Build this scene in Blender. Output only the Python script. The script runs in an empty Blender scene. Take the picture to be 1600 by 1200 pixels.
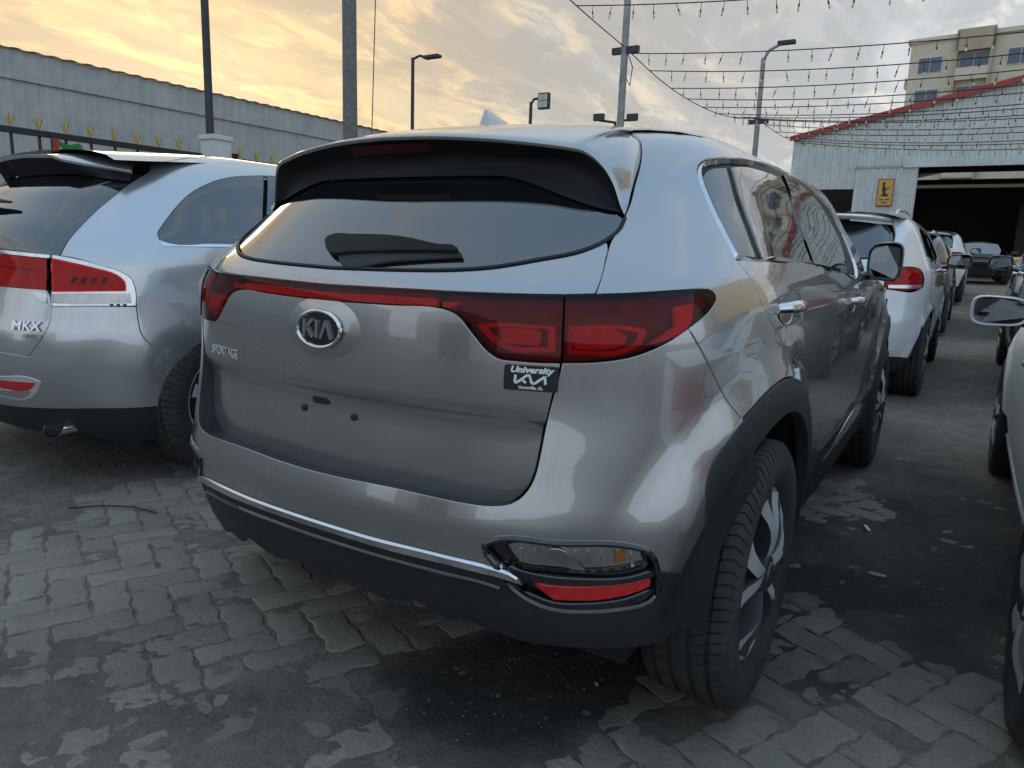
import bpy, bmesh, math, random
import numpy as np
from mathutils import Vector, Matrix, noise
from mathutils.geometry import delaunay_2d_cdt

random.seed(7); rng = np.random.default_rng(7)
scene = bpy.context.scene
COL = scene.collection
R = math.radians

# ------------------------------------------------------------------ camera
cam_d = bpy.data.cameras.new('camera'); cam = bpy.data.objects.new('camera', cam_d); COL.objects.link(cam)
cam_d.sensor_fit = 'HORIZONTAL'; cam_d.sensor_width = 36.0; cam_d.lens = 36.0*1120.378/1600
cam_d.clip_start = .02; cam_d.clip_end = 2000
_yaw, _pit, _rol = .560557, -.187926, .034554
_f = Vector((-math.sin(_yaw)*math.cos(_pit), math.cos(_yaw)*math.cos(_pit), math.sin(_pit)))
_r0 = Vector((math.cos(_yaw), math.sin(_yaw), 0)); _u0 = _r0.cross(_f)
_r = _r0*math.cos(_rol)+_u0*math.sin(_rol); _u = -_r0*math.sin(_rol)+_u0*math.cos(_rol)
M = Matrix((_r, _u, -_f)).transposed().to_4x4(); M.translation = Vector((1.259914, -.942883, 1.166273))
cam.matrix_world = M
scene.camera = cam

# ------------------------------------------------------------------ sky and sun (low sun behind thin cloud, front left)
SUN_AZ, SUN_EL = R(-57.6), R(9)        # azimuth measured from +Y towards +X
sun_dir = Vector((math.sin(SUN_AZ)*math.cos(SUN_EL), math.cos(SUN_AZ)*math.cos(SUN_EL), math.sin(SUN_EL)))
world = bpy.data.worlds.new('World'); scene.world = world; world.use_nodes = True
nt = world.node_tree; nt.nodes.clear()
def N(tree, typ, **kw):
    n = tree.nodes.new(typ)
    for k, v in kw.items():
        if k == 'ins':
            for i, val in v.items(): n.inputs[i].default_value = val
        else: setattr(n, k, v)
    return n
def lk(tree, a, b): tree.links.new(a, b)
def mth(tree, op, a, b=None, clamp=False):
    n = N(tree, 'ShaderNodeMath', operation=op, use_clamp=clamp)
    for i, x in enumerate((a, b)):
        if x is None: continue
        if isinstance(x, (int, float)): n.inputs[i].default_value = x
        else: lk(tree, x, n.inputs[i])
    return n.outputs[0]
def ramp(tree, fac, stops, interp='LINEAR'):
    n = N(tree, 'ShaderNodeValToRGB'); cr = n.color_ramp; cr.interpolation = interp
    while len(cr.elements) > 1: cr.elements.remove(cr.elements[-1])
    cr.elements[0].position = stops[0][0]; cr.elements[0].color = (*stops[0][1], 1) if len(stops[0][1]) == 3 else stops[0][1]
    for p, c in stops[1:]:
        e = cr.elements.new(p); e.color = (*c, 1) if len(c) == 3 else c
    lk(tree, fac, n.inputs[0]); return n.outputs[0]
def mixc(tree, fac, a, b, mode='MIX'):
    n = N(tree, 'ShaderNodeMix', data_type='RGBA', blend_type=mode)
    for i, x in ((0, fac), (6, a), (7, b)):
        if isinstance(x, (int, float)): n.inputs[i].default_value = x
        elif isinstance(x, tuple): n.inputs[i].default_value = (*x, 1) if len(x) == 3 else x
        else: lk(tree, x, n.inputs[i])
    return n.outputs[2]

sky = N(nt, 'ShaderNodeTexSky', sky_type='NISHITA'); sky.sun_disc = False
sky.sun_elevation = SUN_EL; sky.sun_rotation = SUN_AZ; sky.air_density = 1.0; sky.dust_density = 2.5; sky.ozone_density = 1.6
tc = N(nt, 'ShaderNodeTexCoord')
sep = N(nt, 'ShaderNodeSeparateXYZ'); lk(nt, tc.outputs['Generated'], sep.inputs[0])
zc = mth(nt, 'MAXIMUM', sep.outputs[2], 0.0)
den = mth(nt, 'ADD', zc, .16)
comb = N(nt, 'ShaderNodeCombineXYZ')
lk(nt, mth(nt, 'DIVIDE', sep.outputs[0], den), comb.inputs[0]); lk(nt, mth(nt, 'DIVIDE', sep.outputs[1], den), comb.inputs[1])
rotm = N(nt, 'ShaderNodeMapping'); rotm.inputs['Rotation'].default_value = (0, 0, R(28)); rotm.inputs['Scale'].default_value = (1.0, .42, 1)
lk(nt, comb.outputs[0], rotm.inputs[0])
n1 = N(nt, 'ShaderNodeTexNoise', ins={'Scale': 1.5, 'Detail': 10.0, 'Roughness': .64, 'Distortion': .7}); lk(nt, rotm.outputs[0], n1.inputs['Vector'])
n2 = N(nt, 'ShaderNodeTexNoise', ins={'Scale': 7.5, 'Detail': 7.0, 'Roughness': .62, 'Distortion': .6}); lk(nt, rotm.outputs[0], n2.inputs['Vector'])
dotn = N(nt, 'ShaderNodeVectorMath', operation='DOT_PRODUCT'); lk(nt, tc.outputs['Generated'], dotn.inputs[0]); dotn.inputs[1].default_value = tuple(sun_dir)
glow = mth(nt, 'MULTIPLY', mth(nt, 'ADD', dotn.outputs['Value'], 1.0), .5)       # 1 towards the sun, 0 away
# veil of high cloud: warm near the sun, blue grey away from it
veil = ramp(nt, glow, [(0.0, (.78, .92, 1.05)), (.40, (.76, .88, .98)), (.66, (.70, .76, .80)), (.88, (.66, .68, .69)), (.945, (.67, .65, .60)), (.972, (.70, .60, .44)), (.992, (.80, .60, .34)), (1.0, (.86, .63, .34))])
lit = ramp(nt, glow, [(0.0, (.95, 1.02, 1.08)), (.6, (.88, .90, .91)), (.84, (.84, .80, .74)), (.94, (.84, .70, .52)), (.975, (.96, .70, .39)), (1.0, (1.10, .76, .36))])
dark = ramp(nt, glow, [(0.0, (.62, .76, .90)), (.6, (.56, .62, .67)), (.85, (.50, .52, .53)), (.95, (.48, .45, .41)), (.985, (.55, .45, .32)), (1.0, (.58, .45, .30))])
cl = ramp(nt, n1.outputs['Fac'], [(.40, (0, 0, 0)), (.58, (1, 1, 1))], 'EASE')
body_c = mixc(nt, cl, veil, dark)
patch = mth(nt, 'MULTIPLY', ramp(nt, n2.outputs['Fac'], [(.46, (0, 0, 0)), (.62, (1, 1, 1))], 'EASE'), ramp(nt, n1.outputs['Fac'], [(.40, (0, 0, 0)), (.50, (1, 1, 1)), (.60, (.25, .25, .25))], 'EASE'))
cloud = mixc(nt, mth(nt, 'MULTIPLY', patch, .95), body_c, lit)
high = ramp(nt, sep.outputs[2], [(.30, (0, 0, 0)), (.62, (1, 1, 1))], 'EASE')
blue = ramp(nt, glow, [(0.0, (.42, .68, 1.0)), (.5, (.44, .68, .97)), (1.0, (.64, .74, .82))])
cloud = mixc(nt, mth(nt, 'MULTIPLY', high, mth(nt, 'SUBTRACT', 1.0, mth(nt, 'MULTIPLY', patch, .45))), cloud, blue)
bg1 = N(nt, 'ShaderNodeBackground', ins={'Strength': .05}); lk(nt, sky.outputs[0], bg1.inputs[0])
bg2 = N(nt, 'ShaderNodeBackground', ins={'Strength': 1.0}); lk(nt, cloud, bg2.inputs[0])
mixs = N(nt, 'ShaderNodeMixShader', ins={0: .86}); lk(nt, bg1.outputs[0], mixs.inputs[1]); lk(nt, bg2.outputs[0], mixs.inputs[2])
wo = N(nt, 'ShaderNodeOutputWorld'); lk(nt, mixs.outputs[0], wo.inputs[0])

sun_d = bpy.data.lights.new('sun', 'SUN'); sun_d.energy = .7; sun_d.angle = R(22); sun_d.color = (1.0, .78, .52)
sun = bpy.data.objects.new('sun', sun_d); COL.objects.link(sun)
sun.rotation_euler = sun_dir.to_track_quat('Z', 'Y').to_euler()
scene.view_settings.view_transform = 'Standard'; scene.view_settings.look = 'None'
scene.view_settings.exposure = 0.2; scene.view_settings.gamma = 1.0; scene.view_settings.use_curve_mapping = False
scene.render.engine = 'CYCLES'
scene.cycles.max_bounces = 8; scene.cycles.transparent_max_bounces = 12; scene.cycles.use_denoising = True
scene.cycles.caustics_reflective = False; scene.cycles.caustics_refractive = False

# ------------------------------------------------------------------ materials
MATS = {}
def mat(name, color, rough=.6, metal=0.0, coat=0.0, spec=.5, var=.0, vscale=8.0, bump=0.0, bscale=60.0, dirt=0.0, dirtcol=(.16, .14, .12), coat_rough=.03, coat_ior=1.5):
    """Procedural principled material: base colour broken up by noise, optional fine bump and a film of dust."""
    if name in MATS: return MATS[name]
    m = bpy.data.materials.new(name); m.use_nodes = True; t = m.node_tree; b = t.nodes['Principled BSDF']
    b.inputs['Roughness'].default_value = rough; b.inputs['Metallic'].default_value = metal
    b.inputs['Coat Weight'].default_value = coat; b.inputs['Coat IOR'].default_value = coat_ior; b.inputs['Coat Roughness'].default_value = coat_rough
    b.inputs['Specular IOR Level'].default_value = spec
    tcn = N(t, 'ShaderNodeTexCoord')
    nz = N(t, 'ShaderNodeTexNoise', ins={'Scale': vscale, 'Detail': 6.0, 'Roughness': .6}); lk(t, tcn.outputs['Object'], nz.inputs['Vector'])
    lo = tuple(c*(1-var) for c in color); hi = tuple(min(1, c*(1+var)) for c in color)
    c = ramp(t, nz.outputs['Fac'], [(.3, lo), (.7, hi)])
    if dirt:
        nd = N(t, 'ShaderNodeTexNoise', ins={'Scale': 3.1, 'Detail': 8.0, 'Roughness': .7}); lk(t, tcn.outputs['Object'], nd.inputs['Vector'])
        f = mth(t, 'MULTIPLY', ramp(t, nd.outputs['Fac'], [(.42, (0, 0, 0)), (.72, (1, 1, 1))]), dirt)
        c = mixc(t, f, c, dirtcol)
        lk(t, mth(t, 'ADD', mth(t, 'MULTIPLY', f, .5), rough, True), b.inputs['Roughness'])
        if coat: lk(t, mth(t, 'ADD', mth(t, 'MULTIPLY', f, .35), coat_rough), b.inputs['Coat Roughness'])
    lk(t, c, b.inputs['Base Color'])
    if bump:
        nb = N(t, 'ShaderNodeTexNoise', ins={'Scale': bscale, 'Detail': 5.0, 'Roughness': .65}); lk(t, tcn.outputs['Object'], nb.inputs['Vector'])
        bp = N(t, 'ShaderNodeBump', ins={'Strength': bump, 'Distance': .01}); lk(t, nb.outputs['Fac'], bp.inputs['Height']); lk(t, bp.outputs[0], b.inputs['Normal'])
    MATS[name] = m; return m
def lens(name, tint, rough=.03):
    """Coloured clear plastic: tinted see-through with a glossy surface."""
    if name in MATS: return MATS[name]
    m = bpy.data.materials.new(name); m.use_nodes = True; t = m.node_tree; t.nodes.clear()
    tr = N(t, 'ShaderNodeBsdfTransparent'); 
    tcn = N(t, 'ShaderNodeTexCoord'); nz = N(t, 'ShaderNodeTexNoise', ins={'Scale': 30.0, 'Detail': 3.0}); lk(t, tcn.outputs['Object'], nz.inputs['Vector'])
    lk(t, ramp(t, nz.outputs['Fac'], [(.3, tuple(c*.92 for c in tint)), (.7, tint)]), tr.inputs[0])
    gl = N(t, 'ShaderNodeBsdfGlossy', ins={'Roughness': rough})
    fr = N(t, 'ShaderNodeFresnel', ins={'IOR': 1.38}); mx = N(t, 'ShaderNodeMixShader')
    lk(t, fr.outputs[0], mx.inputs[0]); lk(t, tr.outputs[0], mx.inputs[1]); lk(t, gl.outputs[0], mx.inputs[2])
    o = N(t, 'ShaderNodeOutputMaterial'); lk(t, mx.outputs[0], o.inputs[0]); MATS[name] = m; return m

def paint(name, color, metal=.55, rough=.38, dirt=.25, flake=.08):
    return mat(name, color, rough=rough, metal=metal, coat=1.0, coat_rough=.012, coat_ior=2.0, var=flake, vscale=900, dirt=dirt, dirtcol=tuple(c*.75+.04 for c in color))

# ------------------------------------------------------------------ mesh helpers
def link(name, me, material, parent=None, loc=None):
    o = bpy.data.objects.new(name, me); COL.objects.link(o)
    if material is not None and not me.materials: me.materials.append(material)
    if parent is not None: o.parent = parent
    if loc is not None: o.location = loc
    return o
def mesh(name, verts, faces, material, parent=None, smooth=True, angle=35, normals=None, loc=None):
    me = bpy.data.meshes.new(name)
    me.from_pydata([tuple(map(float, v)) for v in verts], [], [tuple(f) for f in faces]); me.update()
    if smooth:
        me.polygons.foreach_set('use_smooth', [True]*len(me.polygons))
        if normals is not None: me.normals_split_custom_set_from_vertices([tuple(map(float, n)) for n in normals])
        elif angle is not None: me.set_sharp_from_angle(angle=R(angle))
    return link(name, me, material, parent, loc)
def thing(name, label, cat, loc=(0, 0, 0), group=None, rz=0):
    o = bpy.data.objects.new(name, None); COL.objects.link(o); o.location = loc; o.rotation_euler = (0, 0, rz)
    tag(o, label, cat, group); return o
def tag(o, label=None, cat=None, group=None, kind=None):
    for k, v in (('label', label), ('category', cat), ('group', group), ('kind', kind)):
        if v: o[k] = v
    return o
class MB:
    """Collects simple solids into one mesh."""
    def __init__(s): s.v = []; s.f = []
    def add(s, v, f):
        k = len(s.v); s.v += [tuple(map(float, p)) for p in v]; s.f += [tuple(i+k for i in q) for q in f]; return s
    def box(s, a, b, rot=None, bev=0.0):
        (x0, y0, z0), (x1, y1, z1) = a, b
        if bev:
            cs = []
            bmx = bmesh.new(); bmesh.ops.create_cube(bmx, size=1.0)
            for vv in bmx.verts: vv.co = Vector((x0+(vv.co.x+.5)*(x1-x0), y0+(vv.co.y+.5)*(y1-y0), z0+(vv.co.z+.5)*(z1-z0)))
            bmesh.ops.bevel(bmx, geom=bmx.edges[:], offset=bev, segments=2, affect='EDGES', profile=.7)
            vs = [vv.co.copy() for vv in bmx.verts]; bmx.verts.index_update(); fs = [[q.index for q in ff.verts] for ff in bmx.faces]; bmx.free()
        else:
            vs = [Vector(p) for p in ((x0, y0, z0), (x1, y0, z0), (x1, y1, z0), (x0, y1, z0), (x0, y0, z1), (x1, y0, z1), (x1, y1, z1), (x0, y1, z1))]
            fs = [(0, 3, 2, 1), (4, 5, 6, 7), (0, 1, 5, 4), (1, 2, 6, 5), (2, 3, 7, 6), (3, 0, 4, 7)]
        if rot is not None: vs = [rot @ p for p in vs]
        return s.add(vs, fs)
    def tube(s, pts, rad, seg=10, cap=True, flat=1.0):
        pts = [Vector(p) for p in pts]; n = len(pts); rad = rad if hasattr(rad, '__len__') else [rad]*n
        base = len(s.v); up = Vector((0, 0, 1))
        for i, p in enumerate(pts):
            d = (pts[min(i+1, n-1)]-pts[max(i-1, 0)]).normalized()
            a = d.cross(up) if abs(d.z) < .95 else d.cross(Vector((0, 1, 0)))
            a.normalize(); b = a.cross(d).normalized()
            for k in range(seg):
                th = 2*math.pi*k/seg; s.v.append(tuple(p+a*math.cos(th)*rad[i]+b*math.sin(th)*rad[i]*flat))
        for i in range(n-1):
            for k in range(seg):
                s.f.append((base+i*seg+k, base+i*seg+(k+1) % seg, base+(i+1)*seg+(k+1) % seg, base+(i+1)*seg+k))
        if cap:
            s.f.append(tuple(base+k for k in range(seg))[::-1]); s.f.append(tuple(base+(n-1)*seg+k for k in range(seg)))
        return s
    def lathe(s, prof, seg=48, axis='X', c=(0, 0, 0), close=False):
        base = len(s.v); n = len(prof)
        for k in range(seg):
            th = 2*math.pi*k/seg; cs, sn = math.cos(th), math.sin(th)
            for a, r in prof:
                p = {'X': (a, r*cs, r*sn), 'Y': (r*cs, a, r*sn), 'Z': (r*cs, r*sn, a)}[axis]
                s.v.append((p[0]+c[0], p[1]+c[1], p[2]+c[2]))
        m = n if close else n-1
        for k in range(seg):
            k2 = (k+1) % seg
            for i in range(m):
                j = (i+1) % n
                s.f.append((base+k*n+i, base+k*n+j, base+k2*n+j, base+k2*n+i))
        return s
    def loft(s, rows, closed=False):
        base = len(s.v); n = len(rows[0])
        for r in rows: s.v += [tuple(map(float, p)) for p in r]
        for i in range(len(rows)-1):
            for k in range(n if closed else n-1):
                k2 = (k+1) % n; s.f.append((base+i*n+k, base+i*n+k2, base+(i+1)*n+k2, base+(i+1)*n+k))
        return s
    def prism(s, poly, frame, depth, z0=0.0):
        """Extruded 2D polygon in a (origin, ex, ey, ez) frame from z0 to z0+depth."""
        o, ex, ey, ez = [Vector(q) for q in frame]; n = len(poly)
        lo = [o+ex*x+ey*y+ez*z0 for x, y in poly]; hi = [o+ex*x+ey*y+ez*(z0+depth) for x, y in poly]
        fs = [tuple(range(n))[::-1], tuple(range(n, 2*n))]+[(i, (i+1) % n, n+(i+1) % n, n+i) for i in range(n)]
        return s.add(lo+hi, fs)
    def build(s, name, material, parent=None, smooth=True, angle=35, loc=None, recalc=True):
        o = mesh(name, s.v, s.f, material, parent, False, None, loc=loc)
        if recalc:
            bmx = bmesh.new(); bmx.from_mesh(o.data); bmesh.ops.recalc_face_normals(bmx, faces=bmx.faces); bmx.to_mesh(o.data); bmx.free()
        if smooth:
            o.data.polygons.foreach_set('use_smooth', [True]*len(o.data.polygons)); o.data.set_sharp_from_angle(angle=R(angle))
        return o
def text_mesh(txt, size, depth=.002, shear=0.0, bold=0.0, space=1.0):
    cu = bpy.data.curves.new('lettering', 'FONT'); cu.body = txt; cu.size = size; cu.extrude = depth/2; cu.shear = shear; cu.offset = bold
    cu.align_x = 'CENTER'; cu.align_y = 'CENTER'; cu.space_character = space; cu.resolution_u = 3
    o = bpy.data.objects.new('lettering', cu); COL.objects.link(o)
    dg = bpy.context.evaluated_depsgraph_get(); me = bpy.data.meshes.new_from_object(o.evaluated_get(dg))
    bpy.data.objects.remove(o); bpy.data.curves.remove(cu); return me
def text_on(name, txt, frame, size, material, parent, depth=.003, lift=0.0, sx=1.0, dx=0, dy=0, **kw):
    me = text_mesh(txt, size, depth, **kw); o, ex, ey, ez = [Vector(q) for q in frame]
    for v in me.vertices:
        c = v.co.copy(); v.co = o+ex*(c.x*sx+dx)+ey*(c.y+dy)+ez*(c.z+depth/2+lift)
    me.name = name; return link(name, me, material, parent)
def stroke(mb, pts, w, frame, depth, z0=0.0):
    for (x0, y0), (x1, y1) in zip(pts[:-1], pts[1:]):
        d = math.hypot(x1-x0, y1-y0) or 1; nx, ny = -(y1-y0)/d*w/2, (x1-x0)/d*w/2
        mb.prism([(x0+nx, y0+ny), (x0-nx, y0-ny), (x1-nx, y1-ny), (x1+nx, y1+ny)], frame, depth, z0)

def smooth_table(pts, n=900, blur=0.02):
    pts = np.array(pts, float); x = pts[:, 0]; y = pts[:, 1]
    h = np.diff(x); d = np.diff(y)/h; m = np.zeros_like(x)
    for i in range(1, len(x)-1):
        if d[i-1]*d[i] > 0:
            w1 = 2*h[i]+h[i-1]; w2 = h[i]+2*h[i-1]; m[i] = (w1+w2)/(w1/d[i-1]+w2/d[i])
    m[0] = d[0]; m[-1] = d[-1]
    X = np.linspace(x[0], x[-1], n); i = np.clip(np.searchsorted(x, X, 'right')-1, 0, len(x)-2)
    t = (X-x[i])/h[i]
    Y = (2*t**3-3*t*t+1)*y[i]+(t**3-2*t*t+t)*h[i]*m[i]+(-2*t**3+3*t*t)*y[i+1]+(t**3-t*t)*h[i]*m[i+1]
    k = max(1, int(blur/((x[-1]-x[0])/n)))
    g = np.exp(-.5*(np.arange(-3*k, 3*k+1)/k)**2); g /= g.sum()
    Yp = np.concatenate([2*Y[0]-Y[1:3*k+1][::-1], Y, 2*Y[-1]-Y[-3*k-1:-1][::-1]])
    return X, np.convolve(Yp, g, 'valid')

def sst(a, b, x):
    t = np.clip((x-a)/(b-a), 0, 1); return t*t*(3-2*t)

class Shell:
    """A car's outer skin S(t, v): t runs round the plan from the rear centre (0) over the rear corner to the
    flank (positive = right), v runs up the body from sill to roof centre."""
    def __init__(s, Z, W, R, N=3.8, Yc=1.1, bow=.10, blur=.02, warp=None, bump=None, mirror=False):
        s.z = smooth_table(Z, blur=blur); s.w = smooth_table(W, blur=blur); s.r = smooth_table(R, blur=blur)
        s.n = smooth_table(N if isinstance(N, list) else [(0, N), (3, N)], blur=blur)
        s.Yc = Yc; s.bow = bow; s.warp = warp; s.bump = bump
    def base(s, t, v):
        t = np.asarray(t, float); v = np.asarray(v, float)
        z = np.interp(v, *s.z); W = np.maximum(np.interp(v, *s.w), 1e-4); R = np.interp(v, *s.r); N = np.interp(v, *s.n)
        b = s.Yc-R; sg = np.sign(t); a = np.abs(t); q = np.minimum(a, np.pi/2)
        si = np.abs(np.sin(q)); co = np.abs(np.cos(q))
        rho = ((si/W)**N+(co/b)**N)**(-1/N)
        X = rho*si; Y = s.Yc-rho*co+np.maximum(a-np.pi/2, 0)*.9+s.bow*X*X
        if s.warp is not None: X, Y, z = s.warp(X, Y, z)
        return np.stack([sg*X, Y, z], -1)
    def normal(s, t, v, fn=None):
        fn = fn or s.base; e = 2e-3
        d1 = fn(t+e, v)-fn(t-e, v); d2 = fn(t, v+e)-fn(t, v-e)
        n = np.cross(d1, d2); return n/(np.linalg.norm(n, axis=-1, keepdims=True)+1e-12)
    def S(s, t, v):
        p = s.base(t, v)
        if s.bump is not None: p = p+s.normal(t, v)*s.bump(p)[..., None]
        return p
    def nrm(s, t, v): return s.normal(t, v, s.S)
    def find(s, Y, Z, side=1, X=None):
        """(t, v) of the skin point at the given Y and Z on one flank, or at X and Z on the rear face."""
        if not hasattr(s, 'seed'):
            tt, vv = np.meshgrid(np.linspace(0, 5.6, 150), np.linspace(s.z[0][0], min(1.7, s.z[0][-1]), 90), indexing='ij')
            s.seed = (tt, vv, s.S(tt, vv))
        tt, vv, P = s.seed; ax = 1 if X is None else 0; tgt = Y if X is None else X
        e = (P[..., ax]-tgt)**2+(P[..., 2]-Z)**2
        if X is not None: e = e+(tt > 1.2)*9
        i = np.unravel_index(np.argmin(e), e.shape); q = np.array([tt[i], vv[i]])
        for _ in range(6):
            f = lambda q: s.S(q[0], q[1])[[ax, 2]]-np.array([tgt, Z])
            r = f(q); J = np.stack([(f(q+[1e-4, 0])-r)/1e-4, (f(q+[0, 1e-4])-r)/1e-4], 1)
            try: st = np.linalg.solve(J, -r)
            except Exception: break
            q = q+np.clip(st, -.1, .1)
        return np.array([q[0]*side, q[1]])

# ---- the grey crossover in the middle
def hero_warp(X, Y, z):
    X = X*(1-.02*((Y-2.2)/1.6)**2)*(1-.07*sst(3.3, 4.5, Y))
    return X, Y, z+(.032-.071*sst(1.25, .45, Y))*sst(1.25, 1.5, z)
def arch_bump(ax, r0=.46, r1=.62, h=.035, zc=.351):
    def f(p):
        o = 0
        for yc in ax:
            rho = np.hypot(p[..., 1]-yc, p[..., 2]-zc)
            o = o+h*(1-sst(r0, r1, rho))*sst(.5, .75, np.abs(p[..., 0]))
        return o
    return f
HZ = [(.2, .2), (1.30, 1.30), (1.40, 1.385), (1.48, 1.44), (1.55, 1.469), (1.65, 1.486), (1.80, 1.497), (2.0, 1.502), (2.13, 1.503)]
HW = [(.2, .80), (.30, .845), (.45, .872), (.6, .885), (.8, .89), (.95, .885), (1.05, .872), (1.10, .855), (1.16, .822), (1.25, .772), (1.30, .742), (1.40, .695), (1.48, .645), (1.55, .58), (1.65, .48), (1.80, .33), (2.0, .13), (2.13, 0.0)]
HN = [(.2, 3.8), (1.0, 3.8), (1.15, 3.1), (1.3, 2.8), (2.13, 2.6)]
HRB = [(.2, .34), (.28, .27), (.35, .225), (.45, .19), (.52, .168), (.58, .165), (.62, .175), (.70, .195), (.85, .22), (1.0, .225), (1.08, .24), (1.16, .315), (1.24, .40), (1.30, .455), (1.40, .53), (1.48, .59), (1.55, .64), (1.65, .7), (1.8, .8), (2.0, .95), (2.13, 1.05)]
HRG = [(.2, .34), (.56, .25), (.60, .236), (.66, .236), (.74, .242), (.784, .246), (.802, .224), (.84, .222), (.97, .228), (1.06, .242), (1.09, .255), (1.12, .283), (1.18, .342), (1.25, .405), (1.30, .450), (1.40, .545), (1.48, .64), (2.13, 1.05)]
HRU = [(.2, .36), (.45, .21), (.52, .168), (.57, .166), (.60, .172), (.618, .19), (.632, .23), (.645, .30), (.7, .5), (2.13, 1.05)]
hero_body = Shell(HZ, HW, HRB, N=HN, warp=hero_warp, bump=arch_bump((.905, 3.575)))
hero_gate = Shell(HZ, HW, HRG, N=HN, warp=hero_warp, blur=.009)

# ---- the silver crossover on the left
def left_warp(X, Y, z):
    X = X*(1-.02*((Y-2.2)/1.7)**2)*(1-.07*sst(3.4, 4.7, Y))
    return X*1.03, Y, z*1.062-.06*sst(1.4, .4, Y)*sst(1.25, 1.5, z)
LZ = [(.12, .12), (.2, .2), (1.30, 1.30), (1.40, 1.38), (1.48, 1.435), (1.56, 1.475), (1.66, 1.498), (1.82, 1.513), (2.0, 1.52), (2.16, 1.522)]
LW = [(.12, .80), (.2, .83), (.30, .865), (.45, .89), (.6, .905), (.8, .91), (.92, .90), (1.0, .885), (1.06, .862), (1.15, .82), (1.30, .755), (1.40, .71), (1.48, .66), (1.56, .59), (1.66, .48), (1.82, .32), (2.0, .14), (2.16, 0.0)]
LR = [(.12, .42), (.2, .34), (.30, .26), (.42, .20), (.55, .165), (.64, .165), (.72, .19), (.9, .24), (1.02, .26), (1.08, .285), (1.2, .39), (1.30, .48), (1.40, .60), (1.48, .68), (1.56, .74), (1.66, .8), (1.82, .9), (2.0, 1.0), (2.16, 1.1)]
LN = [(.2, 3.4), (.9, 3.4), (1.1, 3.0), (1.3, 2.8), (2.16, 2.6)]
left_body = Shell(LZ, LW, LR, N=LN, warp=left_warp, bump=arch_bump((1.0, 3.78), .40, .66, .024, .36), Yc=1.15)

# ---- the other parked wagons share one plain skin
def wagon_warp(X, Y, z):
    X = X*(1-.02*((Y-2.2)/1.7)**2)*(1-.08*sst(3.4, 4.7, Y))
    return X, Y, z*1.06-.04*sst(1.4, .4, Y)*sst(1.25, 1.5, z)
WR = [(.12, .42), (.2, .34), (.30, .24), (.42, .18), (.55, .16), (.64, .165), (.72, .19), (.9, .205), (1.0, .215), (1.06, .235), (1.16, .30), (1.30, .40), (1.40, .46), (1.48, .50), (1.56, .56), (1.66, .65), (1.82, .8), (2.0, .95), (2.16, 1.1)]
wagon_body = Shell(LZ, LW, WR, N=LN, warp=wagon_warp, bump=arch_bump((.95, 3.7), .42, .50, .02, .36), Yc=1.1)
# ---- low saloons and coupes
CZ = [(.12, .12), (.2, .2), (1.10, 1.10), (1.18, 1.17), (1.26, 1.225), (1.34, 1.265), (1.44, 1.29), (1.6, 1.305), (1.8, 1.312), (1.95, 1.314)]
CW = [(.12, .80), (.2, .83), (.30, .86), (.45, .885), (.6, .895), (.75, .89), (.82, .875), (.86, .855), (.95, .80), (1.10, .715), (1.18, .675), (1.26, .62), (1.34, .55), (1.44, .45), (1.6, .30), (1.8, .12), (1.95, 0.0)]
CR = [(.12, .42), (.2, .34), (.30, .25), (.45, .18), (.6, .165), (.75, .19), (.82, .21), (.86, .30), (.92, .8), (1.10, 1.2), (1.26, 1.5), (1.44, 1.7), (1.95, 1.95)]
def coupe_warp(X, Y, z):
    return X*(1-.02*((Y-2.2)/1.7)**2)*(1-.10*sst(3.4, 4.7, Y)), Y, z
coupe_body = Shell(CZ, CW, CR, N=3.2, warp=coupe_warp, bump=arch_bump((.95, 3.65), .40, .47, .02, .34), Yc=2.05)
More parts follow.
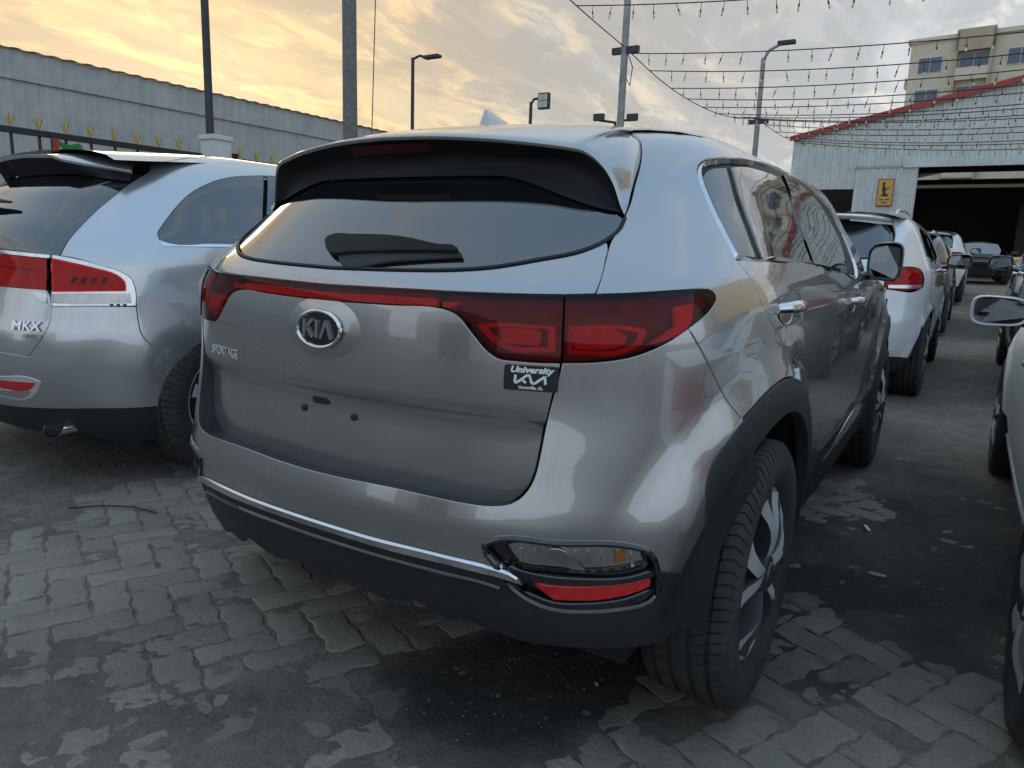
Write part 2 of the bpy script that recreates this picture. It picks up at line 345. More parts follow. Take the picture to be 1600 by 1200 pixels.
BAKED = {
  'glass': [(0.0,1.0941),(0.0432,1.0948),(0.2647,1.0988),(0.3774,1.1032),(0.4858,1.1134),(0.5878,1.1327),(0.6907,1.1561),(0.7507,1.1809),(0.7978,1.2122),(0.8165,1.2343)],
  'gate_top': [(0.0,1.0896),(0.0469,1.0904),(0.267,1.0947),(0.3789,1.0991),(0.4865,1.1094),(0.5877,1.1286),(0.6898,1.1519),(0.7493,1.1766),(0.752,1.1709),(0.7388,1.1411),(0.698,1.067),(0.6373,1.0629),(0.5143,1.0595),(0.3553,1.0567),(0.1854,1.055),(0.0,1.0528)],
  'bar': [(0.0,1.0528),(0.1854,1.055),(0.3553,1.0567),(0.372,1.0562),(0.3757,1.0213),(0.3591,1.023),(0.2516,1.0206),(0.0925,1.0176),(0.0,1.0164)],
  'lamp_in': [(0.372,1.0562),(0.5143,1.0595),(0.6373,1.0629),(0.6346,0.9947),(0.6344,0.9251),(0.5947,0.9235),(0.546,0.9242),(0.5094,0.9267),(0.4914,0.9365),(0.4505,0.9756),(0.4113,1.0115),(0.3757,1.0213)],
  'gate_low': [(0.0,1.0164),(0.0925,1.0176),(0.2516,1.0206),(0.3591,1.023),(0.3757,1.0213),(0.4113,1.0115),(0.4505,0.9756),(0.4914,0.9365),(0.5094,0.9267),(0.546,0.9242),(0.5947,0.9235),(0.6344,0.9251),(0.6222,0.8661),(0.6091,0.7832),(0.6011,0.7278),(0.5923,0.6846),(0.5853,0.665),(0.573,0.6446),(0.5603,0.6307),(0.5445,0.6205),(0.5058,0.6112),(0.448,0.6082),(0.3659,0.6092),(0.2587,0.6102),(0.0284,0.6022),(0.0,0.6016)],
  'lamp_out': [(0.6366,1.0632),(0.6991,1.0653),(0.7812,1.0712),(0.8733,1.0774),(0.928,1.0795),(0.95,1.0788),(0.9633,1.074),(0.969,1.0644),(0.9668,1.0535),(0.9556,1.0428),(0.8837,0.9977),(0.8286,0.9659),(0.7598,0.9395),(0.6989,0.9292),(0.6341,0.9248),(0.634,0.9952)],
  'bumper_side': [(0.6341,0.9248),(0.6989,0.9292),(0.7598,0.9395),(0.8286,0.9659),(0.8837,0.9977),(0.9417,0.9163),(1.0032,0.8291),(1.0364,0.782),(1.0486,0.751)],
  'bumper_clad': [(1.0486,0.751),(1.0055,0.699),(0.9767,0.645),(0.9552,0.5828),(0.9501,0.5198),(0.939,0.4937),(0.891,0.4922),(0.822,0.4944)],
  'pod': [(0.4977,0.5525),(0.5141,0.5624),(0.634,0.5665),(0.7804,0.5558),(0.7951,0.5517),(0.8056,0.5417),(0.8194,0.5069),(0.8277,0.4735),(0.825,0.451),(0.8106,0.4364),(0.7632,0.4207),(0.7067,0.4082),(0.6457,0.4058),(0.6136,0.4141),(0.581,0.4311),(0.5375,0.4722),(0.5203,0.5096),(0.4979,0.5427)],
  'pod_lamp': [(0.5405,0.5526),(0.5538,0.5575),(0.6699,0.5531),(0.7828,0.5494),(0.7908,0.5421),(0.7971,0.5251),(0.743,0.5097),(0.6793,0.5033),(0.6135,0.5074),(0.5737,0.5103),(0.5598,0.5221)],
  'pod_red': [(0.5992,0.4648),(0.6714,0.4605),(0.7574,0.4744),(0.8093,0.4888),(0.8101,0.4731),(0.773,0.4547),(0.704,0.4339),(0.6387,0.4302)],
  'gaplow_b': [(0.6341,0.9254),(0.622,0.8664),(0.6064,0.7896),(0.5981,0.7372),(0.5895,0.6963),(0.5827,0.6783),(0.5711,0.66),(0.5593,0.6478),(0.5449,0.639),(0.51,0.6315),(0.4585,0.6299),(0.3862,0.632),(0.2929,0.634),(0.095,0.6288),(0.0,0.6276)],
  'striptop': [(0.0,0.5115),(0.201,0.5114),(0.4143,0.5101),(0.5153,0.5011),(0.5408,0.4955)],
  'strip': [(0.0,0.5115),(0.201,0.5114),(0.4143,0.5101),(0.5153,0.5011),(0.5472,0.4932),(0.574,0.4738),(0.5411,0.4835),(0.4579,0.4947),(0.2585,0.4992),(0.0,0.5001)],
  'low': [(0.0,0.3477),(0.056,0.3544),(0.1094,0.3679),(0.168,0.3515),(0.2212,0.3455),(0.2831,0.3588),(0.3328,0.3699),(0.361,0.3569),(0.3851,0.3438),(0.4154,0.3427),(0.4514,0.3492),(0.5155,0.3282),(0.5878,0.3077),(0.6571,0.3037),(0.7206,0.3137),(0.8134,0.3239),(0.8527,0.3212),(0.8933,0.3321)],
  'dlo': [(1.157,1.3865),(1.176,1.4013),(1.2095,1.4145),(1.2999,1.425),(1.5705,1.4364),(1.9528,1.4689),(2.4869,1.5188),(2.6579,1.5006),(2.8188,1.4321),(3.0432,1.3629),(3.128,1.2642),(2.9947,1.1505),(2.8767,1.0887),(2.3757,1.1088),(2.0362,1.122),(1.4397,1.1434),(1.1321,1.1475),(1.1181,1.1519),(1.1193,1.2079),(1.1319,1.2967)],
  'qglass': [(1.1748,1.3637),(1.2055,1.38),(1.3623,1.4006),(1.2535,1.1545),(1.1414,1.1584),(1.1446,1.2057),(1.1647,1.2984)],
  'rglass': [(1.4213,1.4029),(1.7295,1.4212),(2.1369,1.4356),(2.0897,1.2928),(1.9329,1.1398),(1.3079,1.1535)],
  'fglass': [(2.3782,1.4453),(2.5728,1.4335),(2.7153,1.3987),(2.9003,1.3223),(2.9185,1.2525),(2.65,1.1141),(2.1337,1.1335)],
  'bpillar': [(2.2052,1.4484),(2.3509,1.448),(2.0917,1.1282),(1.9526,1.1347)],
  'door_rear': [(1.1167,1.1451),(1.1388,1.1039),(1.1572,1.0528),(1.2365,0.9861),(1.4141,0.8975),(1.5056,0.8527)],
  'door_b': [(2.0304,1.1199),(2.168,1.0842),(2.2742,1.0465),(2.3957,0.9615),(2.4206,0.8218),(2.477,0.6461),(2.5579,0.5401)],
  'belt': [(1.1167,1.1451),(1.4339,1.1408),(2.0275,1.1189),(2.3662,1.1054),(2.8665,1.0849)],
  'gap_top': [(1.0128,1.5559),(1.0024,1.5049),(0.9702,1.4466),(0.9345,1.3926),(0.896,1.3377),(0.8462,1.267),(0.8265,1.2457),(0.7976,1.2122),(0.7631,1.1814),(0.7365,1.1412),(0.6968,1.0667)],
  'lamp_top': [(0.6967,1.066),(0.7812,1.0712),(0.8733,1.0774),(0.928,1.0795),(0.95,1.0788),(0.9633,1.074),(0.969,1.0644),(0.9668,1.0535),(0.9556,1.0428),(0.8837,0.9977)],
  'handle_r': [(1.3638,1.0176)],
  'handle_f': [(2.6079,0.988)],
  'emblem': [(-0.0169,0.9491)],
  'sticker': [(0.5774,0.8906)],
  'word': [(-0.4525,0.8509)],
  'bolts': [(-0.0936,0.7491),(0.1027,0.7504),(-0.0845,0.7656)],
  'wiper': [(-0.0871,1.1486),(-0.0877,1.1569),(-0.0692,1.1622),(0.0058,1.1636),(0.2218,1.16),(0.3369,1.1457),(0.3908,1.14),(0.3966,1.1338),(0.328,1.1331),(0.1639,1.1281),(0.0364,1.1214),(-0.0052,1.117),(-0.0547,1.1299)],
  'wiper_blade': [(0.0005,1.1188),(0.1652,1.1267),(0.3287,1.1316),(0.3995,1.1353),(0.4075,1.1271),(0.3478,1.123),(0.2015,1.1101),(0.0459,1.0973)],
  'l_hatch': [(0.9976,1.4291),(0.9772,1.4079),(0.8484,1.2784),(0.7541,1.182),(0.6905,1.0906),(0.6574,1.0326),(0.6376,0.9794)],
  'l_lamp': [(0.6043,0.9704),(0.6359,0.9638),(0.7503,0.9392),(0.8571,0.8977),(0.8695,0.8797),(0.87,0.8435),(0.7466,0.8407),(0.6136,0.8355)],
  'l_chrome': [(0.6034,0.9834),(0.6401,0.9795),(0.775,0.9502),(0.8687,0.9134),(0.8879,0.8981),(0.8997,0.8669),(0.9045,0.8306),(0.9032,0.784),(0.7454,0.7827),(0.608,0.7778)],
  'l_clear': [(0.6164,0.8268),(0.7465,0.8319),(0.8848,0.8333),(0.8873,0.7946),(0.7456,0.7915),(0.6175,0.7906)],
  'l_glamp': [(0.0976,0.9861),(0.3249,0.9791),(0.591,0.9674),(0.5901,0.8421),(0.3417,0.846),(0.1278,0.8462)],
  'l_gchrome': [(0.0945,0.9998),(0.3226,0.9951),(0.5954,0.9818),(0.5937,0.9675),(0.3249,0.9791),(0.0976,0.9861)],
  'l_gclear': [(0.5294,0.832),(0.5852,0.8319),(0.5924,0.7896),(0.5711,0.7962)],
  'l_win': [(1.0008,1.0891),(1.0206,1.1185),(1.0663,1.1736),(1.1204,1.2286),(1.2097,1.2982),(1.3232,1.3561),(1.4072,1.386),(1.5218,1.4115),(1.6496,1.4293),(1.7804,1.4448),(1.5665,1.0548),(1.2412,1.051),(1.038,1.0498),(1.0054,1.0613)],
  'l_wchrome': [(1.007,1.053),(1.0372,1.0442),(1.2395,1.0452),(1.5587,1.0485),(1.5525,1.036),(1.2363,1.0336),(1.0176,1.034)],
  'l_gap': [(0.9031,0.7815),(0.9045,0.7478),(0.9084,0.7013),(0.913,0.673),(0.9245,0.6496),(1.0488,0.5477)],
  'l_bblack': [(-0.4119,0.2757),(0.2352,0.3444),(0.5936,0.3601),(0.8038,0.3674),(0.9812,0.3633)],
  'l_bot': [(-0.2487,0.2763),(-0.0578,0.2018),(0.2765,0.2194),(0.4341,0.2242),(0.6417,0.2169),(0.7985,0.2087),(0.9508,0.2001)],
  'l_gate': [(0.608,0.7778),(0.6068,0.7381),(0.5987,0.7008),(0.5684,0.643),(0.516,0.5797),(0.3787,0.5879),(0.1465,0.5914)],
  'l_refl': [(0.1431,0.4743),(0.3483,0.485),(0.5289,0.4864),(0.5503,0.4767),(0.5393,0.4569),(0.495,0.4117),(0.4565,0.3969),(0.2819,0.3895),(0.0058,0.3642)],
  'l_red': [(0.1234,0.455),(0.339,0.4688),(0.5276,0.4727),(0.5027,0.4489),(0.3173,0.4355),(0.0778,0.415)],
  'l_clr2': [(0.0555,0.3975),(0.3074,0.4215),(0.4955,0.4371),(0.4714,0.4154),(0.2929,0.4025),(0.0297,0.3794)],
  'l_word': [(0.513,0.697),(0.5406,0.6591)],
  'l_door': [(1.8113,1.468),(1.7152,1.332),(1.5272,0.9961),(1.4647,0.7893),(1.4192,0.6175)],
  'low_arch': [(0.894,0.3301),(0.9519,0.3423),(1.0051,0.3918),(1.0218,0.4607),(1.0692,0.5236),(1.1018,0.5801),(1.1258,0.632)],
  'l_arch': [(1.0488,0.5477),(1.0139,0.4803),(0.99,0.4188),(0.9788,0.3665)],
}
# ------------------------------------------------------------------ panels cut from a skin
TS = .82
def smooth_line(pts, closed, step=.02, corner=48):
    P = np.array(pts, float)*[TS, 1]; n = len(P); out = []
    def seg(i): return P[(i+1) % n]-P[i % n]
    def tang(i):
        if not closed and (i == 0 or i == n-1): return None
        a, b = seg(i-1), seg(i); la, lb = np.hypot(*a), np.hypot(*b)
        if la < 1e-6 or lb < 1e-6: return None
        if math.degrees(math.acos(max(-1, min(1, float(a@b)/(la*lb))))) > corner: return None
        u = a/la*lb/(la+lb)+b/lb*la/(la+lb); return u/np.hypot(*u)
    for i in range(n if closed else n-1):
        a, b = P[i], P[(i+1) % n]; L = np.hypot(*(b-a))
        if L < 1e-6: continue
        d = (b-a)/L; ta, tb = tang(i), tang((i+1) % n)
        ta = (d if ta is None else ta)*L; tb = (d if tb is None else tb)*L
        k = max(1, int(math.ceil(L/step)))
        for s in np.arange(k)/k:
            out.append((2*s**3-3*s*s+1)*a+(s**3-2*s*s+s)*ta+(-2*s**3+3*s*s)*b+(s**3-s*s)*tb)
    if not closed: out.append(P[-1])
    return np.array(out)/[TS, 1]
def inside(poly, q):
    x, y = q[:, 0], q[:, 1]; c = np.zeros(len(q), bool); p = poly; j = len(p)-1
    for i in range(len(p)):
        k = ((p[i, 1] > y) != (p[j, 1] > y)); dy = p[j, 1]-p[i, 1]
        if dy != 0: c ^= k & (x < (p[j, 0]-p[i, 0])*(y-p[i, 1])/dy+p[i, 0])
        j = i
    return c
def shrink(poly, d):
    P = poly*[TS, 1]; a = np.roll(P, 1, 0); b = np.roll(P, -1, 0)
    area = .5*np.sum(P[:, 0]*b[:, 1]-b[:, 0]*P[:, 1]); sg = 1 if area > 0 else -1
    def nn(u):
        l = np.hypot(u[:, 0], u[:, 1])[:, None]+1e-9; u = u/l; return np.stack([-u[:, 1], u[:, 0]], 1)*sg
    n = nn(P-a)+nn(b-P); l = (n**2).sum(1)[:, None]; n = 2*n/np.maximum(l, 1.2)
    return (P+n*d)/[TS, 1]
def halfloop(pts):
    """Closed outline from its right half, listed from centre to centre."""
    p = [tuple(q) for q in pts]; return p+[(-t, v) for t, v in p[::-1] if abs(t) > 1e-6]
def skin(name, sh, loop, material, parent, off=0.0, thick=.014, res=.04, gap=.0022, holes=(), flip=False, raw=False, step=.02, dome=0.0, back=False):
    """A sheet-metal, glass or plastic panel: the outline given in skin coordinates, filled, curved with the skin, its rim turned in."""
    lp = np.array(loop, float)
    if flip: lp = lp*[-1, 1]
    lp = lp if raw else smooth_line(lp, True, step)
    lp = shrink(lp, gap) if gap else lp
    hs = []
    for h in holes:
        h = np.array(h, float)*([-1, 1] if flip else [1, 1]); hs.append(shrink(smooth_line(h, True, step), -gap))
    sc = np.array([TS, 1.0]); pts = [lp*sc]+[h*sc for h in hs]
    lo, hi = pts[0].min(0), pts[0].max(0)
    gx = np.arange(lo[0]+res*.5, hi[0], res); gy = np.arange(lo[1]+res*.5, hi[1], res)
    G = np.array([(x+(res*.5 if j % 2 else 0), y) for j, y in enumerate(gy) for x in gx]) if len(gx) and len(gy) else np.zeros((0, 2))
    if len(G):
        k = inside(pts[0], G)
        for h in pts[1:]: k &= ~inside(h, G)
        G = G[k]
        if len(G):
            B = np.concatenate(pts); d = np.full(len(G), 9.)
            for c in range(0, len(G), 400): d[c:c+400] = np.sqrt(((G[c:c+400, None]-B[None])**2).sum(-1)).min(1)
            G = G[d > res*.45]
    verts = []; edges = []
    for p in pts:
        k = len(verts); verts += [Vector(q) for q in p]; edges += [(k+i, k+(i+1) % len(p)) for i in range(len(p))]
    verts += [Vector(q) for q in G]
    v2, e2, f2 = delaunay_2d_cdt(verts, edges, [], 0, 1e-6)[:3]
    q = np.array([tuple(v) for v in v2]); tri = np.array([f for f in f2 if len(f) == 3]); cen = q[tri].mean(1)
    k = inside(pts[0], cen)
    for h in pts[1:]: k &= ~inside(h, cen)
    tri = tri[k]
    tv = q/sc; nr = sh.nrm(tv[:, 0], tv[:, 1]); P = sh.S(tv[:, 0], tv[:, 1])+nr*off
    if dome:
        B = np.concatenate(pts); dd = np.sqrt(((q[:, None]-B[None])**2).sum(-1)).min(1); P = P+nr*(dome*sst(0, .06, dd))[:, None]
    A = P[tri]; gn = np.cross(A[:, 1]-A[:, 0], A[:, 2]-A[:, 0]); bad = (gn*nr[tri].mean(1)).sum(1) < 0
    tri[bad] = tri[bad][:, ::-1]
    ec = {}
    for a, b, c in tri:
        for e in ((a, b), (b, c), (c, a)): ec[tuple(sorted(e))] = ec.get(tuple(sorted(e)), []) + [e]
    bd = [v[0] for v in ec.values() if len(v) == 1]
    V = [tuple(p) for p in P]; NN = [tuple(n) for n in nr]; F = [tuple(int(i) for i in t) for t in tri]
    if thick:
        idx = {}
        out2 = {}
        for a, b in bd:
            for i, j in ((a, b), (b, a)):
                dvec = P[b]-P[a]; o_ = np.cross(dvec, nr[i]); out2[i] = out2.get(i, 0)+o_/(np.linalg.norm(o_)+1e-9)
        for i, o_ in out2.items():
            o_ = o_/(np.linalg.norm(o_)+1e-9)
            k1 = len(V); r1 = min(.0025, thick*.4)
            V.append(tuple(P[i]+o_*r1*.7-nr[i]*r1)); NN.append(tuple((o_+nr[i])*.707))
            V.append(tuple(P[i]+o_*r1-nr[i]*thick)); NN.append(tuple(o_)); idx[i] = k1
        for a, b in bd:
            F.append((int(b), int(a), idx[a], idx[b])); F.append((idx[b], idx[a], idx[a]+1, idx[b]+1))
    return mesh(name, V, F, material, parent, normals=NN)
def frame_at(sh, t, v, off=0.0):
    p = sh.S(t, v); n = sh.nrm(t, v); ex = sh.S(t+1e-3, v)-sh.S(t-1e-3, v); ex = ex/np.linalg.norm(ex)
    ey = np.cross(n, ex); return (Vector(p+n*off), Vector(ex), Vector(ey), Vector(n))
def B(k): return [tuple(p) for p in BAKED[k]]
def arc(sh, yc, zc, r, a0, a1, n=14, side=1):
    return [tuple(sh.find(yc+r*math.cos(R(a)), zc+r*math.sin(R(a)), side)) for a in np.linspace(a0, a1, n)]

# ------------------------------------------------------------------ wheels
m_tyre = mat('tyre_rubber', (.034, .033, .031), rough=.82, var=.35, vscale=25, bump=.25, bscale=140, dirt=.55, dirtcol=(.075, .068, .06))
m_black = mat('black_plastic', (.022, .023, .026), rough=.55, var=.2, vscale=40, bump=.12, bscale=500, dirt=.25, dirtcol=(.05, .048, .045))
m_gloss = mat('gloss_black', (.012, .012, .014), rough=.08, coat=1.0, var=.1)
m_void = mat('liner_black_gap_shade', (.012, .012, .012), rough=.95, var=.3)  # near-black for liners; on gap backings the colour carries the shade
m_chrome = mat('chrome_trim', (.75, .75, .76), rough=.09, metal=1.0, var=.04, dirt=.2, dirtcol=(.3, .29, .27))
m_alloy = mat('machined_alloy', (.80, .80, .80), rough=.42, metal=.55, var=.06, dirt=.35, dirtcol=(.16, .15, .14))
m_dark_alloy = mat('dark_alloy', (.07, .071, .075), rough=.35, metal=.5, var=.15, dirt=.3, dirtcol=(.08, .075, .07))
m_steel = mat('brake_steel', (.30, .28, .26), rough=.4, metal=.9, var=.25)
m_glass = mat('tinted_glass', (.008, .009, .010), rough=.015, spec=.75, coat=.6, coat_rough=.01, var=.1, dirt=.10, dirtcol=(.05, .05, .05))
m_glass.node_tree.nodes['Principled BSDF'].inputs['IOR'].default_value = 1.85
m_rubber = mat('window_rubber', (.015, .015, .016), rough=.6, var=.2)
m_mirror = mat('mirror_glass', (.17, .18, .20), rough=.02, metal=1.0, var=.02)
WHEEL_CACHE = {}
def make_tyre(r, w, rim, detail=True):
    key = ('tyre', r, w, rim, detail)
    if key in WHEEL_CACHE: return WHEEL_CACHE[key]
    h = w/2
    prof = [(-h*.74, rim-.004), (-h*.93, rim+.02), (-h*1.0, rim+(r-rim)*.5), (-h*.96, r-.028), (-h*.86, r-.010), (-h*.80, r-.004)]
    gro = (-.56, -.20, .20, .56) if detail else (-.4, 0, .4)
    for g in gro: prof += [(h*(g-.055), r), (h*(g-.045), r-.008), (h*(g+.045), r-.008), (h*(g+.055), r)]
    prof += [(h*.80, r-.004), (h*.86, r-.010), (h*.96, r-.028), (h*1.0, rim+(r-rim)*.5), (h*.985, rim+(r-rim)*.42), (h*.93, rim+.02), (h*.74, rim-.004)]
    mb = MB(); n = len(prof); blocks = 78 if detail else 0; V = []; F = []
    ang = []
    if detail:
        for k in range(blocks):
            a = 2*math.pi*k/blocks; s = 2*math.pi/blocks
            ang += [(a, 0), (a+s*.80, 0), (a+s*.83, 1), (a+s*.97, 1)]
    else: ang = [(2*math.pi*k/56, 0) for k in range(56)]
    for a, cut in ang:
        for x, rr in prof:
            q = rr
            aa = a
            if detail:
                f = abs(x)/h
                if rr >= r-.0101: aa = a+.035*math.sin(x/h*6.0)       # slanted sipes
                if cut and rr > r-.03 and (f > .60 or .25 < f < .52): q = rr-(.007 if f > .6 else .004)
            V.append((x, q*math.cos(aa), q*math.sin(aa)))
    K = len(ang)
    for k in range(K):
        k2 = (k+1) % K
        for i in range(n-1): F.append((k*n+i, k*n+i+1, k2*n+i+1, k2*n+i))
    me = bpy.data.meshes.new('tyre'); me.from_pydata(V, [], F); me.update()
    me.polygons.foreach_set('use_smooth', [True]*len(me.polygons)); me.set_sharp_from_angle(angle=R(38)); me.materials.append(m_tyre)
    WHEEL_CACHE[key] = me; return me
def spoke_meshes(r, style):
    key = ('spokes', r, style)
    if key in WHEEL_CACHE: return WHEEL_CACHE[key]
    face, side = MB(), MB(); n = 5
    for k in range(n):
        a0 = 2*math.pi*k/n+math.pi/2
        arms = ((-.30, .14), (.30, -.02)) if style == 'twin' else ((0, 0),)
        for da, tw in arms:
            rows = []
            for s in np.linspace(0, 1, 7):
                rr = .045+(r-.058)*s; a = a0+da*s**1.15+tw*s*(1-s)
                wd = (.015+.009*s if style == 'twin' else .040-.012*s)*(1.15-.35*math.sin(math.pi*s))
                x = .012+.016*math.sin(math.pi*min(1, s*1.1))-.012*s
                c = Vector((0, math.cos(a), math.sin(a))); tn = Vector((0, -math.sin(a), math.cos(a)))
                rows.append((c*rr, tn*wd, x))
            top = [[p-q+Vector((x, 0, 0)), p+q+Vector((x-.006, 0, 0))] for p, q, x in rows]
            face.loft(top)
            for sgn in (-1, 1):
                side.loft([[p+q*sgn+Vector((x-(.006 if sgn > 0 else 0), 0, 0)), p+q*sgn*1.25+Vector((x-.05, 0, 0))] for p, q, x in rows])
    f = face.build('spoke_face', m_alloy, angle=60, recalc=False); s_ = side.build('spoke_side', m_dark_alloy, angle=60, recalc=False)
    WHEEL_CACHE[key] = (f.data, s_.data); bpy.data.objects.remove(f); bpy.data.objects.remove(s_)
    return WHEEL_CACHE[key]
def once(key, fn):
    if key not in WHEEL_CACHE:
        o = fn(); WHEEL_CACHE[key] = o.data; bpy.data.objects.remove(o)
    return WHEEL_CACHE[key]
def wheel(car, x, y, r, w, rim, style='twin', detail=True, steer=0.0):
    """tyre plus rim (> spoke_face, spoke_side, hub_cap, brake_disc) at one corner; the outer side points away from the car."""
    side = 1 if x > 0 else -1
    t = link('wheel', make_tyre(r, w, rim, detail), None, car, (x, y, r))
    t.rotation_euler = (0, 0, (0 if side > 0 else math.pi)+steer)
    h = w/2
    barrel = once(('rim', rim, w), lambda: MB().lathe([(-h*.72, rim), (-h*.70, rim-.02), (h*.30, rim-.028), (h*.62, rim-.012), (h*.72, rim-.010), (h*.76, rim-.001), (h*.74, rim+.004)], 64).build('rim', m_dark_alloy, recalc=False))
    o = link('rim', barrel, None, t)
    lip = once(('lip', rim, w), lambda: MB().lathe([(h*.63, rim-.011), (h*.735, rim-.010), (h*.77, rim-.003), (h*.75, rim+.003)], 64).build('rim_lip', m_alloy, recalc=False))
    link('rim_lip', lip, None, t)
    f, s_ = spoke_meshes(rim, style)
    link('spoke_face', f, None, o, (h*.86, 0, 0)); link('spoke_side', s_, None, o, (h*.86, 0, 0))
    hub = once(('hub', rim), lambda: MB().lathe([(-.05, .058), (.006, .056), (.014, .048), (.016, .034), (.022, .030), (.024, .020), (.0245, 0.001)], 28).build('hub_cap', m_dark_alloy, recalc=False))
    link('hub_cap', hub, None, o, (h*.86, 0, 0))
    disc = once(('disc', rim), lambda: MB().lathe([(0, .06), (0.0, rim*.72), (-.02, rim*.72), (-.02, .06)], 36).build('brake_disc', m_steel, recalc=False))
    link('brake_disc', disc, None, o, (h*.05, 0, 0))
    back = once(('dust', rim), lambda: MB().lathe([(0, .02), (.0, rim*.93)], 36).build('dust_shield', m_void, recalc=False))
    link('dust_shield', back, None, o, (-h*.2, 0, 0))
    return t
# ------------------------------------------------------------------ the grey crossover
def patch_rect(sh, t0, t1, v0, v1, name, material, parent, off, nt_=24, nv=16):
    tt = np.linspace(t0, t1, nt_); vv = np.linspace(v0, v1, nv)
    T, V = np.meshgrid(tt, vv, indexing='ij'); n = sh.nrm(T, V); P = sh.S(T, V)+n*off
    return [[tuple(p) for p in row] for row in P]
def car_underside(car, axles, x, z0=.20, z1=.55, y0=.45, y1=4.1, r=.44):
    mb = MB(); a, b = axles
    mb.box((-x, y0, z0), (x, a-r, z1)); mb.box((-x, a+r, z0), (x, b-r, z1)); mb.box((-x, b+r, z0), (x, y1, z1))
    mb.box((-.52, a-r, z0+.05), (.52, a+r, z1+.03)); mb.box((-.52, b-r, z0+.05), (.52, b+r, z1+.03))
    mb.build('underbody_light_block', m_void, car, smooth=False)  # dark boxes added along the car's underside to block light below
def wheel_liners(car, axles, zc, r, x0=.50, x1=.86):
    for y in axles:
        for s in (-1, 1):
            rows = []
            for a in np.linspace(4, 176, 22):
                rows.append([(s*x0, y+r*math.cos(R(a)), zc+r*math.sin(R(a))), (s*x1, y+r*math.cos(R(a)), zc+r*math.sin(R(a)))])
            mb = MB().loft(rows); mb.box((s*x0-.01, y-r*.9, .30), (s*x0+.01, y+r, zc+r)); mb.build('wheel_liner', m_void, car, recalc=False)
def mirror_unit(car, x, y, z, side, housing, w=.23, h=.155, d=.11, name='door_mirror', trim=None):
    """Door mirror: rounded shell, rim and rear-facing glass on a short foot."""
    mb = MB(); rows = []
    for s, k in ((0.0, 1.0), (.25, 1.02), (.5, .98), (.75, .82), (.92, .52), (1.0, .12)):
        row = []
        for a in np.linspace(0, 2*math.pi, 28, endpoint=False):
            ca, sa = math.cos(a), math.sin(a); e = 2/3.6
            px = abs(ca)**e*math.copysign(1, ca)*w/2*k; pz = abs(sa)**e*math.copysign(1, sa)*h/2*k*(1.0+.12*ca)
            row.append((x+side*(w*.5+px), y+s*d+.02*ca*(1-s), z+pz+.01*s))
        rows.append(row)
    mb.loft(rows, True); hs = mb.build(name, housing, car, angle=50)
    rim = MB(); rr = rows[0]; cx = x+side*w*.5
    inner = [((p[0]-cx)*.90+cx, p[1]+.004, (p[2]-z)*.88+z) for p in rr]; inner2 = [((p[0]-cx)*.88+cx, p[1]+.016, (p[2]-z)*.86+z) for p in rr]
    rim.loft([rr, [(p[0], p[1]-.003, p[2]) for p in [(((q[0]-cx)*.97+cx), q[1], (q[2]-z)*.97+z) for q in rr]], inner, inner2], True)
    rim.build('mirror_rim', trim or m_gloss, hs, angle=60)
    g = MB(); g.add(inner2, [tuple(range(len(inner2)))]); g.build('mirror_glass', m_mirror, hs, smooth=False, recalc=False)
    MB().tube([(x-side*.04, y+.05, z-h*.42), (x+side*.05, y+.05, z-h*.30)], [.034, .03], 10, flat=.7).build('mirror_foot', m_gloss, hs)
    return hs
def handle_on(car, sh, t, v, material, length=.19, name='door_handle', flip=False):
    o, ex, ey, ez = frame_at(sh, -t if flip else t, v)
    bowl = MB(); rows = []
    for k in (1.0, .72, .35, .02):
        rows.append([o+ex*math.cos(a)*.075*k+ey*(math.sin(a)*.036*k-.002)-ez*(.018*(1-k)**.6-.0012) for a in np.linspace(0, 2*math.pi, 24, endpoint=False)])
    bowl.loft(rows, True); bowl.build('handle_recess', MATS['paint_grey'], car, angle=70)
    pts, rad = [], []
    for s in np.linspace(-1, 1, 13):
        pts.append(o+ex*s*length/2+ez*(.030*(1-abs(s)**3.0)+.004)+ey*.006); rad.append(.0165*(1-.35*s*s))
    MB().tube(pts, rad, 12).build(name, material, car, angle=60)

m_grey = paint('paint_grey', (.395, .386, .384), metal=.80, rough=.24, dirt=.15)
m_redlens = lens('red_lens', (.98, .22, .23)); m_deepred = lens('deep_red_lens', (.97, .19, .22)); m_clear = lens('clear_lens', (.86, .86, .86))
m_redref = mat('red_reflector', (.62, .02, .026), rough=.22, var=.25, vscale=60, coat=.5)
m_redbright = mat('bright_red_reflector', (1.0, .09, .08), rough=.45, metal=.35, var=.12, vscale=120, bump=.5, bscale=260)
m_lampback = mat('lamp_housing', (.085, .008, .014), rough=.4, var=.3, vscale=30)
m_silverref = mat('lamp_reflector', (.72, .72, .71), rough=.16, metal=.9, var=.10, vscale=60, bump=.12, bscale=90)
m_amber = mat('amber_reflector', (.55, .22, .05), rough=.3, var=.2)
m_white_print = mat('white_print', (.78, .78, .76), rough=.5, var=.04)
m_sticker = mat('black_badge', (.012, .013, .016), rough=.3, var=.2, vscale=40)
m_under = mat('spoiler_underside', (.010, .010, .013), rough=.75, var=.2)

hero = thing('parked_car', 'grey crossover with red light bar, seen close from its rear right corner', 'car')
hb, hg = hero_body, hero_gate
AX = (.905, 3.575)
